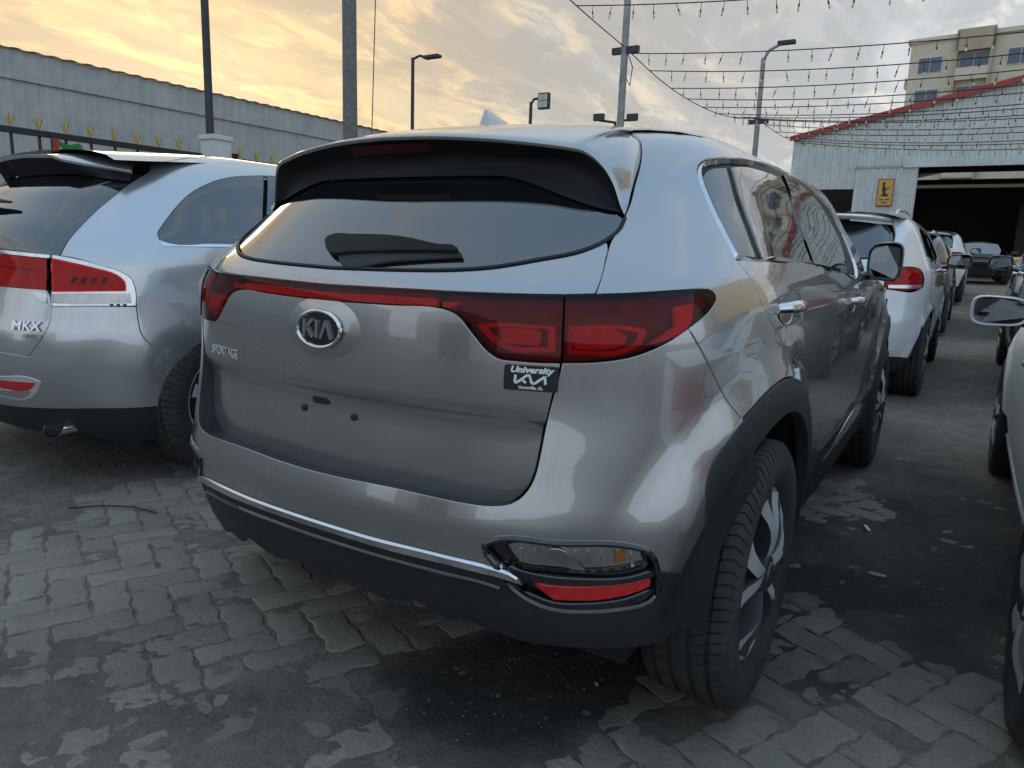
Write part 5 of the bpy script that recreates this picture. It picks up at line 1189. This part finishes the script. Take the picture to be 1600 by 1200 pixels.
def paver_geo(seed):
    r_ = random.Random(seed); jit = [(r_.uniform(-.003, .003), r_.uniform(-.003, .003)) for _ in PO]
    P0 = [(x+j[0], y+j[1]) for (x, y), j in zip(PO, jit)]; k = lambda f: [(x*(1-f/L_*2), y*(1-f/W_*2)) for x, y in P0]
    V = [(x, y, -.05) for x, y in P0]+[(x, y, -.006) for x, y in P0]+[(x, y, -.0012) for x, y in k(.004)]+[(x, y, 0) for x, y in k(.009)]
    F = []
    for l in range(3): F += [(l*npo+i, l*npo+(i+1) % npo, (l+1)*npo+(i+1) % npo, (l+1)*npo+i) for i in range(npo)]
    F.append(tuple(3*npo+i for i in range(npo))); return V, F
pv_me = []
for k in range(6):
    V_, F_ = paver_geo(k); m_ = bpy.data.meshes.new('paver'); m_.from_pydata(V_, [], F_); m_.update(); m_.polygons.foreach_set('use_smooth', [True]*len(m_.polygons)); m_.set_sharp_from_angle(angle=R(50)); m_.materials.append(pm_[k % 3]); pv_me.append(m_)
rot = R(-24); ca, sa = math.cos(rot), math.sin(rot); cand = []
for i in range(-40, 41):
    for j in range(-40, 41):
        d = (i-j) % 4
        if d == 0: lx, ly, lr = (i+1)*U, (j+.5)*U, 0
        elif d == 3: lx, ly, lr = (i+.5)*U, (j+1)*U, math.pi/2
        else: continue
        x, y = lx*ca-ly*sa, lx*sa+ly*ca+1.3
        if not (-2.6 < x < 1.75 and -.5 < y < 4.0): continue
        sx = x+np.array([0, .06, -.06, .06, -.06]); sy = y+np.array([0, .05, .05, -.05, -.05])
        if soil_z(sx, sy).min() > .0035: continue
        if -.68 < x < .62 and 1.2 < y < 3.6: continue
        cand.append(((x-1.26)**2+(y+.94)**2, x, y, lr+rot))
cand.sort(); rest = MB()
for n, (d, x, y, r_) in enumerate(cand):
    tz = random.uniform(-.0025, .002); rx_, ry_ = random.gauss(0, .010), random.gauss(0, .010)
    if n < 300:
        o = link('paver', pv_me[n % 6], None, ground, (x, y, tz)); o.rotation_euler = (rx_, ry_, r_+random.choice((0, math.pi))); o['oil'] = float(min(.85, .9*stain_mask(np.array([x]), np.array([y]))[0])*random.uniform(.55, 1.0))
    else:
        V_, F_ = paver_geo(n % 6); mm = Matrix.Translation((x, y, tz)) @ Matrix.Rotation(r_, 4, 'Z') @ Matrix.Rotation(rx_, 4, 'X'); rest.add([mm @ Vector(v) for v in V_], F_)
if rest.v: tag(rest.build('paver_field', pm_[0], ground, recalc=False, angle=50), kind='stuff')
# loose grit and pebbles
bmg = bmesh.new(); bmesh.ops.create_icosphere(bmg, subdivisions=1, radius=1.0); gv = np.array([v.co[:] for v in bmg.verts]); gf = [[v.index for v in f.verts] for f in bmg.faces]; bmg.free()
K = 20000; X_ = rng.uniform(-2.4, 1.6, K); Y_ = rng.uniform(-.45, 3.6, K); SM = soil_mask(X_, Y_); FB = fbm(X_, Y_, 2.2, 3, 33)
keep = rng.random(K) < .2+.8*SM*(FB > .45); X_, Y_ = X_[keep], Y_[keep]; K = len(X_); Z_ = np.maximum(soil_z(X_, Y_), -.004)
r_ = .0008+.0030*rng.random(K)**4+(rng.random(K) < .004)*.004
P_ = gv[None]*np.stack([r_*rng.uniform(.7, 1.4, K), r_*rng.uniform(.7, 1.4, K), r_*rng.uniform(.5, .9, K)], 1)[:, None]*(1+.25*rng.standard_normal((K, len(gv), 1)))+np.stack([X_, Y_, Z_+r_*.25], 1)[:, None]
VV = [P_.reshape(-1, 3)]; FF = (np.array(gf)[None]+(np.arange(K)*len(gv))[:, None, None]).reshape(-1, 3).tolist()
o = mesh('gravel', np.concatenate(VV), FF, mat('grit', (.19, .17, .145), rough=.9, var=.6, vscale=9), ground, smooth=False); tag(o, kind='stuff')
# litter
def litter(name, label, cat, px, mb, material): tag(mb.build(name, material, loc=(px[0], px[1], float(soil_z(np.array(px[0]), np.array(px[1])))+.002)), label, cat)
mb = MB().tube([(0, 0, .006), (.012, -.03, .007), (.022, -.055, .006)], [.0075, .0085, .007], 10, flat=.6); litter('plastic_stub', 'small white plastic stub on the dark soil beside the rear wheel', 'litter', (1.0, 2.45), mb, m_white_print)
mb = MB().tube([(-.22, -.10, .004), (-.12, -.005, .01), (0, .06, .012), (.12, .085, .006)], .0032, 6); litter('rubber_strip', 'thin curved black rubber strip lying on the ground at left', 'litter', (-1.66, .62), mb, m_rubber)
mb = MB(); mb.prism([(-.03, -.012), (.0, -.016), (.034, -.006), (.03, .01), (.0, .014), (-.026, .010)], ((0, 0, 0), (1, 0, 0), (0, 1, 0), (0, 0, 1)), .004); litter('dry_leaf', 'pale crumpled scrap on the dark soil further from the wheel', 'litter', (1.10, 1.93), mb, mat('dry_scrap', (.30, .27, .20), rough=.9, var=.3, vscale=60))

# ------------------------------------------------------------------ buildings
m_sheet = mat('grey_corrugated_sheet', (.47, .47, .455), rough=.5, metal=.2, var=.12, vscale=1.3, bump=.15, bscale=20, dirt=.35, dirtcol=(.30, .29, .27))
m_sheet2 = mat('white_corrugated_sheet', (.70, .71, .68), rough=.55, metal=.1, var=.10, vscale=1.2, dirt=.35, dirtcol=(.38, .36, .33))
m_redtrim = mat('red_trim', (.42, .05, .04), rough=.5, var=.15, dirt=.3, dirtcol=(.22, .10, .08))
m_pole = mat('galvanised_pole', (.30, .31, .31), rough=.5, metal=.5, var=.2, vscale=4, dirt=.3)
m_dpole = mat('dark_pole', (.05, .05, .052), rough=.5, metal=.3, var=.2)
m_conc = mat('weathered_concrete', (.34, .33, .31), rough=.9, var=.25, vscale=5, bump=.3, bscale=40, dirt=.4)
m_gold = mat('gold_paint', (.50, .36, .10), rough=.4, metal=.6, var=.2)
m_iron = mat('black_iron', (.02, .02, .022), rough=.45, var=.2)
def corrugated(name, p0, p1, z0, z1, depth, pitch, material, parent, ztop=None, holes=(), thick=.0):
    """ribbed sheet standing between two ground points; ztop(s) may vary the upper edge; holes as (s0, s1, z0, z1)."""
    p0, p1 = Vector(p0), Vector(p1); L = (p1-p0).length; d = (p1-p0)/L; n = Vector((d.y, -d.x, 0)); prof = []
    k = int(L/pitch)
    for i in range(k):
        for f, h in ((0, 0), (.52, 0), (.62, 1), (.88, 1), (.98, 0)): prof.append(((i+f)*pitch, h*depth))
    prof.append((L, 0)); mb = MB()
    cuts = sorted(set([0.0, L]+[c for h in holes for c in h[:2]]))
    for a, b in zip(cuts[:-1], cuts[1:]):
        seg = [(a, np.interp(a, *zip(*prof)))]+[q for q in prof if a < q[0] < b]+[(b, np.interp(b, *zip(*prof)))]
        spans = [(z0, None)]
        for h in holes:
            if h[0] <= a+1e-6 and b <= h[1]+1e-6: spans = [(z0, h[2]), (h[3], None)]
        for s0, s1 in spans:
            if s1 is not None and s1-s0 < .01: continue
            rows = [[p0+d*s+n*h+Vector((0, 0, s0)) for s, h in seg], [p0+d*s+n*h+Vector((0, 0, (s1 if s1 is not None else (ztop(s) if ztop else z1)))) for s, h in seg]]
            mb.loft(rows)
    return mb.build(name, material, parent, smooth=False, recalc=False)
# long shed on the left, beyond the fence
XS = -17.5
shed = thing('warehouse', 'long grey corrugated warehouse wall behind the fence on the left', 'building', (XS, 0, 0))
ze = 5.12
corrugated('wall', (0, -25, 0), (0, 95, 0), 0, ze-.55, .013, .27, m_sheet, shed)
corrugated('eave_band', (.06, -25, 0), (.06, 95, 0), ze-.62, ze, .013, .27, m_sheet, shed)
rf = MB(); k = 0
ys = np.arange(-25, 95, .10); rows = [[], [], []]
for i, y in enumerate(ys):
    b = .022 if (i % 4) in (0, 1) else 0.0; rows[0].append((.16, y, ze+.02+b)); rows[1].append((-3, y, ze+.42+b)); rows[2].append((-9, y, ze+1.1+b))
rf.loft(rows); rf.build('roof', m_sheet, shed, smooth=False, recalc=False)
plinth = MB().box((.0, -25, 0), (.18, 95, 1.05)); plinth.build('plinth', m_conc, shed, smooth=False)
vent = MB(); 
for q in range(5): vent.box((.10, 12.22+q*.22, 2.55), (.16, 12.27+q*.22, 3.55))
vent.box((.10, 12.18, 2.5), (.16, 13.2, 2.58)); vent.box((.10, 12.18, 3.5), (.16, 13.2, 3.58)); vent.build('window_bars', m_iron, shed, smooth=False)
MB().box((.05, 12.2, 2.5), (.09, 13.18, 3.56)).build('window_pane', m_glass, shed, smooth=False)
# fence
XF = -7.0
def finial(mb, x, y, z):
    mb.tube([(x, y, z), (x, y, z+.05)], .012, 6); mb.box((x-.012, y-.03, z+.045), (x+.012, y+.03, z+.06))
    mb.add([(x, y-.0, z+.20), (x+.012, y+.022, z+.11), (x, y, z+.05), (x+.012, y-.022, z+.11), (x-.012, y+.022, z+.11), (x-.012, y-.022, z+.11)], [(0, 1, 2), (0, 2, 3), (0, 5, 2), (0, 2, 4), (0, 1, 4), (0, 3, 5)])
    for s in (-1, 1):
        mb.tube([(x, y+s*.012, z+.06), (x, y+s*.042, z+.10), (x, y+s*.055, z+.135), (x, y+s*.038, z+.145)], [.011, .010, .007, .004], 5)
def fence_run(label, y0, y1, step):
    f = thing('fence_panel', label, 'fence', (XF, y0, 0), 'iron fence in front of the grey warehouse')
    L = y1-y0
    for z in (.45, 2.15): MB().box((-.03, 0, z-.03), (.03, L, z+.03)).build('rail', m_iron, f, smooth=False)
    bar_me = None; fin_me = None
    n = int(L/step)
    for i in range(n):
        y = step*(i+.5)
        if bar_me is None:
            b_ = MB().tube([(0, 0, .2), (0, 0, 2.17)], .016, 8).build('bar', m_iron, f, loc=(0, y, 0)); bar_me = b_.data
            q = MB(); finial(q, 0, 0, 0); q.v = [(x*.75, y*.66, z*.92+2.16) for x, y, z in q.v]; g_ = q.build('finial', m_gold, b_); fin_me = g_.data
        else:
            b_ = link('bar', bar_me, None, f, (0, y, 0)); link('finial', fin_me, None, b_)
    return f
fence_run('black iron fence with gold finials at the far left', .2, 4.78, .26)
fence_run('short black iron fence with gold finials right of the pillar', 5.22, 8.2, .26)
pil = thing('gate_pillar', 'pale square pillar between the two iron fence runs', 'pillar', (XF, 5.0, 0))
MB().box((-.13, -.13, 0), (.13, .13, 2.36), bev=.01).build('shaft', m_sheet2, pil, smooth=False); MB().box((-.15, -.15, 2.36), (.15, .15, 2.42), bev=.01).build('cap', m_sheet2, pil, smooth=False)
# flags
m_fr, m_fg, m_fw, m_fb = [mat('flag_'+n_, c, rough=.8, var=.1) for n_, c in (('red', (.55, .04, .03)), ('green', (.03, .25, .07)), ('white', (.75, .75, .72)), ('black', (.015, .015, .015)))]
def flag(label, y, z, w, h, droop):
    f = thing('flag', label, 'flag', (XF+.05, y, z), 'small flags hung on the iron fence')
    MB().tube([(0, 0, -.35), (0, 0, h*1.25)], .008, 6).build('staff', m_iron, f)
    def cloth(name, u0, u1, v0, v1, m_):
        rows = []
        for u in np.linspace(u0, u1, 7): rows.append([(.05*math.sin(u*7+v*2)*u, w*u*math.cos(droop), h*v-w*u*math.sin(droop)+.03*math.sin(u*9)*u) for v in np.linspace(v0, v1, 4)])
        MB().loft(rows).build(name, m_, f, recalc=False, angle=80)
    cloth('red_band', 0, .25, 0, 1, m_fr); cloth('green_band', .25, 1, .667, 1, m_fg); cloth('white_band', .25, 1, .333, .667, m_fw); cloth('black_band', .25, 1, 0, .333, m_fb)
flag('small red, green, white and black flag drooping on the fence', 1.50, 2.12, .34, .30, 1.15)
flag('small red and green flag hung low on the fence near the pillar', 3.02, 1.90, .30, .22, .2)
flag('tiny flag peeking over the short fence beside the grey car', 7.2, 2.02, .34, .22, .5)
# poles and lamps
def pole(name, label, cat, base, top, r0, r1, material, group=None):
    p = thing(name, label, cat, base, group); h = top
    MB().tube([(0, 0, -.2), (0, 0, h*.5), (0, 0, h)], [r0, (r0+r1)/2, r1], 14).build('shaft', material, p); return p
p = pole('lamp_post', 'slim dark steel post rising above the pillar at left', 'post', (-7.6, 5.35, 0), 7.5, .055, .045, m_dpole)
MB().tube([(0, 0, 6.9), (-.16, -.2, 7.05), (-.30, -.1, 7.3)], .012, 6).build('bracket', m_dpole, p)
MB().box((-.09, -.09, 1.9), (.12, .09, 2.3), bev=.01).build('junction_box', m_dpole, p, smooth=False)
p = pole('utility_pole', 'thick grey wooden utility pole behind the cars', 'pole', (-9.3, 9.65, 0), 12, .15, .115, mat('weathered_wood', (.20, .19, .175), rough=.9, var=.3, vscale=14, bump=.5, bscale=30))
MB().tube([(.32, .25, 3.0), (.40, .32, 6.5), (.52, .4, 11.5)], .010, 5).build('stay_wire', m_iron, p)
MB().box((.15, .05, 2.95), (.38, .2, 3.15)).build('equipment_box', m_dpole, p, smooth=False)
p = pole('street_lamp', 'slender street lamp with a single short arm right of the utility pole', 'street lamp', (-10.45, 12.85, 0), 5.45, .05, .04, m_dpole)
MB().tube([(0, 0, 5.42), (.14, .08, 5.50), (.30, .18, 5.46)], .03, 8).build('arm', m_dpole, p); MB().box((.22, .08, 5.43), (.66, .26, 5.50), bev=.015).build('lamp_head', m_dpole, p, smooth=False)
p = pole('floodlight_post', 'post with a square floodlight head above the roof of the grey car', 'floodlight', (-8.05, 14.3, 0), 4.55, .045, .04, m_dpole)
MB().tube([(0, 0, 4.5), (.05, .05, 4.62), (.25, .14, 4.66)], .03, 8).build('arm', m_dpole, p)
fl_ = MB().box((.18, .0, 4.38), (.46, .12, 4.74), bev=.015).build('lamp_head', m_dpole, p, smooth=False)
for a in (0, 1):
    for b in (0, 1): MB().box((.20+.125*a, -.008, 4.41+.155*b), (.315+.125*a, -.002, 4.55+.155*b)).build('lamp_pane', mat('frosted_pane', (.55, .55, .50), rough=.3, var=.1), fl_, smooth=False)
p = pole('floodlight_post', 'pair of small floodlights just above the roofline beside the string light pole', 'floodlight', (-9.2, 21.5, 0), 5.28, .06, .05, m_dpole)
MB().tube([(-.5, -.2, 5.35), (0, 0, 5.28), (.5, .2, 5.40)], .04, 8).build('cross_arm', m_dpole, p)
for s in (-1, 1): MB().box((s*.5-.18, s*.2-.08, 5.33), (s*.5+.18, s*.2+.06, 5.55), bev=.015).build('lamp_head', m_dpole, p, smooth=False)
PC = (-6.3, 15.55); PD = (-5.72, 25.6)
p = pole('lamp_post', 'tall grey steel pole carrying the near end of the string lights', 'post', (*PC, 0), 9.5, .105, .075, m_pole)
MB().box((-.30, -.06, 5.72), (.36, .06, 5.86)).build('cross_arm', m_dpole, p, smooth=False)
MB().tube([(.1, 0, 5.7), (.25, -.05, 5.4), (.18, .02, 5.0), (.05, .05, 5.2)], .012, 5).build('cable_loop', m_iron, p)
p = pole('street_lamp', 'grey street lamp with angled head amid the string lights', 'street lamp', (*PD, .45), 7.35, .12, .08, m_pole)
MB().tube([(0, 0, 7.3), (.15, .1, 7.62), (.55, .25, 7.85)], .05, 8).build('arm', m_pole, p); MB().box((.38, .12, 7.78), (.95, .36, 7.90), rot=Matrix.Translation((0, 0, 0)), bev=.02).build('lamp_head', m_dpole, p, smooth=False)
MB().box((-.32, -.07, 5.22), (.36, .07, 5.36)).build('cross_arm', m_dpole, p, smooth=False)
# catenary and string lights
m_wire = mat('black_cable', (.012, .012, .012), rough=.6, var=.2); m_bulb = mat('warm_bulb', (.80, .62, .34), rough=.15, var=.1, coat=.5)
za, zb = 5.86, 5.80
cable_pts = [(-6.3, 5.0, 7.6), (-6.3, 9.0, 6.75), (-6.3, 12.5, 6.15), (PC[0], PC[1], za), (-6.15, 17.5, 5.52), (-6.02, 19.5, 5.36), (-5.9, 21.5, 5.36), (-5.8, 23.5, 5.52), (PD[0], PD[1], zb), (-5.65, 29, 5.75), (-5.6, 33.5, 6.0)]
cp = crom(cable_pts, 6)
tag(MB().tube(cp, .012, 5).build('cable', m_wire), 'sagging black support cable running from pole to pole', 'cable')
bulb = MB().tube([(0, 0, 0), (0, 0, -.13)], .006, 4).tube([(0, 0, -.12), (0, 0, -.18)], .015, 6)
socket_me = once('socket', lambda: bulb.build('socket', m_wire))
bulb_me = once('bulb', lambda: MB().lathe([(0, .010), (-.025, .018), (-.05, .020), (-.07, .013), (-.08, .002)], 8, 'Z').build('bulb', m_bulb, recalc=False))
strings = [(13.1, 0), (15.9, 0), (16.9, 1), (18.2, 0), (19.3, 1), (20.4, 0), (21.6, 1), (22.8, 0), (24.0, 1), (25.3, 0), (26.6, 1), (28.0, 0), (29.5, 1), (31.0, 0), (32.4, 1)]
names = ['topmost', 'second', 'third', 'fourth', 'fifth', 'sixth', 'seventh', 'eighth', 'ninth', 'tenth', 'eleventh', 'twelfth', 'thirteenth', 'fourteenth', 'lowest']
for (y, k), nm in zip(strings, names):
    i = int(np.argmin(np.abs(cp[:, 1]-y))); x0, z0 = cp[i, 0], cp[i, 2]; x1 = 9.0; L = x1-x0; sag = .42+.08*k
    st = thing('string_light', '%s of the bulb strings, counted from the top, strung right from the poles' % nm, 'string light', (x0, y, z0), 'bulb strings over the yard')
    zz = lambda s: (5.75+.25*k*.2-z0)*s-4*sag*s*(1-s)
    MB().tube([(L*s, 0, zz(s)) for s in np.linspace(0, 1, 26)], .008+.0002*y, 4).build('wire', m_wire, st)
    nb = int(L/.45)
    for q in range(1, nb):
        s = (q+.3*(k-.5)+random.uniform(-.12, .12))/nb; b_ = link('socket', socket_me, None, st, (L*s, 0, zz(s))); b_.rotation_euler = (random.gauss(0, .12), random.gauss(0, .16), 0); link('bulb', bulb_me, None, b_, (0, 0, -.18))
# shed at the end of the aisle
YS, FZ = 34.0, .55
sh2 = thing('shed', 'white corrugated shed with red gable trim and open doorway', 'building', (0, YS, 0))
xl, xr, xm, zr, zl = -6.25, 11.6, 2.0, 8.15, 6.35
def gable(s):
    x = xl+s; return zl+(zr-zl)*(x-xl)/(xm-xl) if x < xm else zr-(zr-zl)*(x-xm)/(xr-xm)-.0
corrugated('front_wall', (xl, 0, 0), (xr, 0, 0), FZ, 0, .05, .34, m_sheet2, sh2, ztop=gable, holes=[(xl and -5.0-xl, -3.55-xl, FZ, 4.15), (-1.18-xl, 8.5-xl, FZ, 5.0)])
wl = MB(); wl.box((xl, .05, 0), (xl+.06, 26, zl)); wl.box((xr-.06, .05, 0), (xr, 26, zl)); wl.box((xl, 25.9, 0), (xr, 26, zl)); wl.build('side_walls', m_sheet2, sh2, smooth=False)
rf = MB(); rf.loft([[(xl-.1, -.2, zl), (xm, -.2, zr), (xr+.1, -.2, zl)], [(xl-.1, 26, zl), (xm, 26, zr), (xr+.1, 26, zl)]]); rf.build('roof', m_sheet2, sh2, smooth=False, recalc=False)
tr = MB(); 
for a, b in (((xl-.12, zl-.02), (xm, zr+.02)), ((xm, zr+.02), (xr+.12, zl-.02))):
    tr.loft([[(a[0], -.26, a[1]-.11), (a[0], -.26, a[1]+.11), (a[0], .0, a[1]+.11)], [(b[0], -.26, b[1]-.11), (b[0], -.26, b[1]+.11), (b[0], .0, b[1]+.11)]])
tr.build('gable_trim', m_redtrim, sh2, smooth=False, recalc=False)
MB().box((-1.75, -.20, 4.98), (9.0, -.06, 5.24)).build('door_header', m_sheet2, sh2, smooth=False)
corrugated('sliding_door', (-3.55, -.10, 0), (-1.19, -.10, 0), FZ, 5.0, .04, .26, m_sheet2, sh2)
MB().box((-3.6, -.14, 4.98), (-1.7, -.09, 5.08)).build('door_rail', m_sheet, sh2, smooth=False)
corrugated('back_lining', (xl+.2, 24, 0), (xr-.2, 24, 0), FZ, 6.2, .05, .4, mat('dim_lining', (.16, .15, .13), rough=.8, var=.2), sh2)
MB().box((xl, .06, FZ-.3), (xr, 26, FZ-.006)).build('floor', m_conc, sh2, smooth=False)
for q in range(3): MB().box((xl+.2, 4+q*7, 5.9), (xr-.2, 4.2+q*7, 6.2)).build('roof_beam', m_dpole, sh2, smooth=False)
MB().box((-.2, 23.6, FZ), (.9, 23.9, 2.4)).build('inner_door', m_dpole, sh2, smooth=False); MB().box((3.0, 15, FZ), (9.0, 16, 4.4)).build('partition', m_conc, sh2, smooth=False)
sg = thing('sign', 'yellow prayer room sign with kneeling figure on the shed door', 'sign', (-2.62, YS-.2, 3.42))
m_sign = mat('sign_yellow', (.72, .42, .08), rough=.5, var=.08); 
MB().box((0, 0, 0), (.62, .03, 1.12)).build('border', m_redtrim, sg, smooth=False); MB().box((.035, -.012, .04), (.585, -.002, 1.08)).build('panel', m_sign, sg, smooth=False)
sf = ((0, -.014, 0), (1, 0, 0), (0, 0, 1), (0, -1, 0)); fg = MB()
fg.prism([(.24+.055*math.cos(a), .93+.06*math.sin(a)) for a in np.linspace(0, 2*math.pi, 12, endpoint=False)], sf, .006)
fg.prism([(.20, .87), (.27, .88), (.31, .72), (.46, .78), (.47, .74), (.33, .66), (.31, .55), (.42, .49), (.44, .40), (.18, .40), (.16, .46), (.24, .50), (.18, .70)], sf, .006); fg.build('kneeling_figure', m_iron, sg, smooth=False)
ln = MB()
for x0, x1, z0, z1 in ((.10, .28, .235, .285), (.32, .53, .24, .285), (.20, .42, .12, .165)): ln.prism([(x0, z0), (x1, z0+.012), (x1-.02, z1), (x0+.03, z1+.008)], sf, .004)
ln.build('caption', m_iron, sg, smooth=False)
# apartment blocks
m_apt = mat('cream_render', (.66, .57, .43), rough=.9, var=.08, vscale=.6, dirt=.3, dirtcol=(.40, .35, .28)); m_apt2 = mat('tan_render', (.46, .36, .25), rough=.9, var=.1, vscale=.6)
m_win = mat('blue_window', (.045, .07, .105), rough=.1, var=.2, vscale=2, coat=.6); m_wfr = mat('window_frame_paint', (.60, .60, .58), rough=.5, var=.05)
def apartment(label, loc, rz, w, d, floors, z0=0.0, fh=3.3, bays=4):
    a = thing('apartment_block', label, 'building', loc, None, rz); H = floors*fh+1.2
    MB().box((0, 0, z0), (w, d, H)).build('wall', m_apt, a, smooth=False)
    MB().box((-.25, -.25, H), (w+.25, d+.25, H+.35)).build('parapet', m_apt, a, smooth=False)
    bw = w/bays
    for b in range(bays):
        if b % 2 == 1:
            rec = MB().box((b*bw+bw*.08, -.7, z0), (b*bw+bw*.14, .0, H+.4)); rec.box((b*bw+bw*.86, -.7, z0), (b*bw+bw*.92, .0, H+.4))
            rec.box((b*bw+bw*.08, -.7, H-1.2), (b*bw+bw*.92, 0, H+.55)); rec.build('bay_frame', m_apt2, a, smooth=False)
    for f in range(floors):
        z = f*fh+1.3
        if z < z0: continue
        for b in range(bays):
            xc = (b+.5)*bw; ww = min(1.9, bw*.6) if b % 2 == 0 else min(2.4, bw*.66)
            fr_ = MB().box((xc-ww/2, -.06, z), (xc+ww/2, -.005, z+1.35)).build('window', m_wfr, a, smooth=False)
            for s in (0, 1): MB().box((xc-ww/2+.06+s*(ww/2-.03), -.085, z+.06), (xc-.03+s*(ww/2-.03), -.062, z+1.29)).build('pane', m_win, fr_, smooth=False)
            if b % 2 == 1:
                bl2 = MB().box((b*bw+bw*.14, -.7, z-.95), (b*bw+bw*.86, -.02, z-.80)).box((b*bw+bw*.14, -.72, z-.80), (b*bw+bw*.86, -.62, z+.05)); bl2.build('balcony', m_apt, a, smooth=False)
    for f in range(floors):          # end wall windows
        z = f*fh+1.3
        if z < z0: continue
        for q in range(2):
            yc = (q+.5)*d/2; fr_ = MB().box((-.06, yc-.7, z-.3), (-.005, yc+.7, z+1.2)).build('window', m_wfr, a, smooth=False); MB().box((-.085, yc-.62, z-.22), (-.062, yc+.62, z+1.12)).build('pane', m_win, fr_, smooth=False)
            MB().box((-.75, yc-.9, z-.55), (-.01, yc+.9, z-.35)).box((-.75, yc-.9, z-.35), (-.65, yc+.9, z+.35)).build('balcony', m_apt, a, smooth=False)
    return a
apartment('cream apartment block with blue windows rising behind the shed', (-6.0, 76, 0), R(-6), 30, 14, 7, z0=8, fh=2.72, bays=9)
apartment('cream apartment block across the yard, mirrored in the side windows of the grey car', (34, 16, 0), R(90), 36, 12, 6, bays=6)

# corrugated shed behind the photographer, mirrored in the tailgate
bk_ = thing('shed', 'grey gabled shed behind the photographer, mirrored in the tailgate paint', 'building', (-9, -17, 0))
corrugated('front_wall', (9, 0, 0), (0, 0, 0), 0, 0, .05, .36, m_sheet2, bk_, ztop=lambda s: 4.2+1.6*(1-abs(s-4.5)/4.5))
MB().box((0, -8, 0), (9, -.1, 4.2)).build('hall', m_sheet, bk_, smooth=False); MB().box((2.5, .06, 0), (5.8, .12, 3.0)).build('roller_door', m_dpole, bk_, smooth=False)
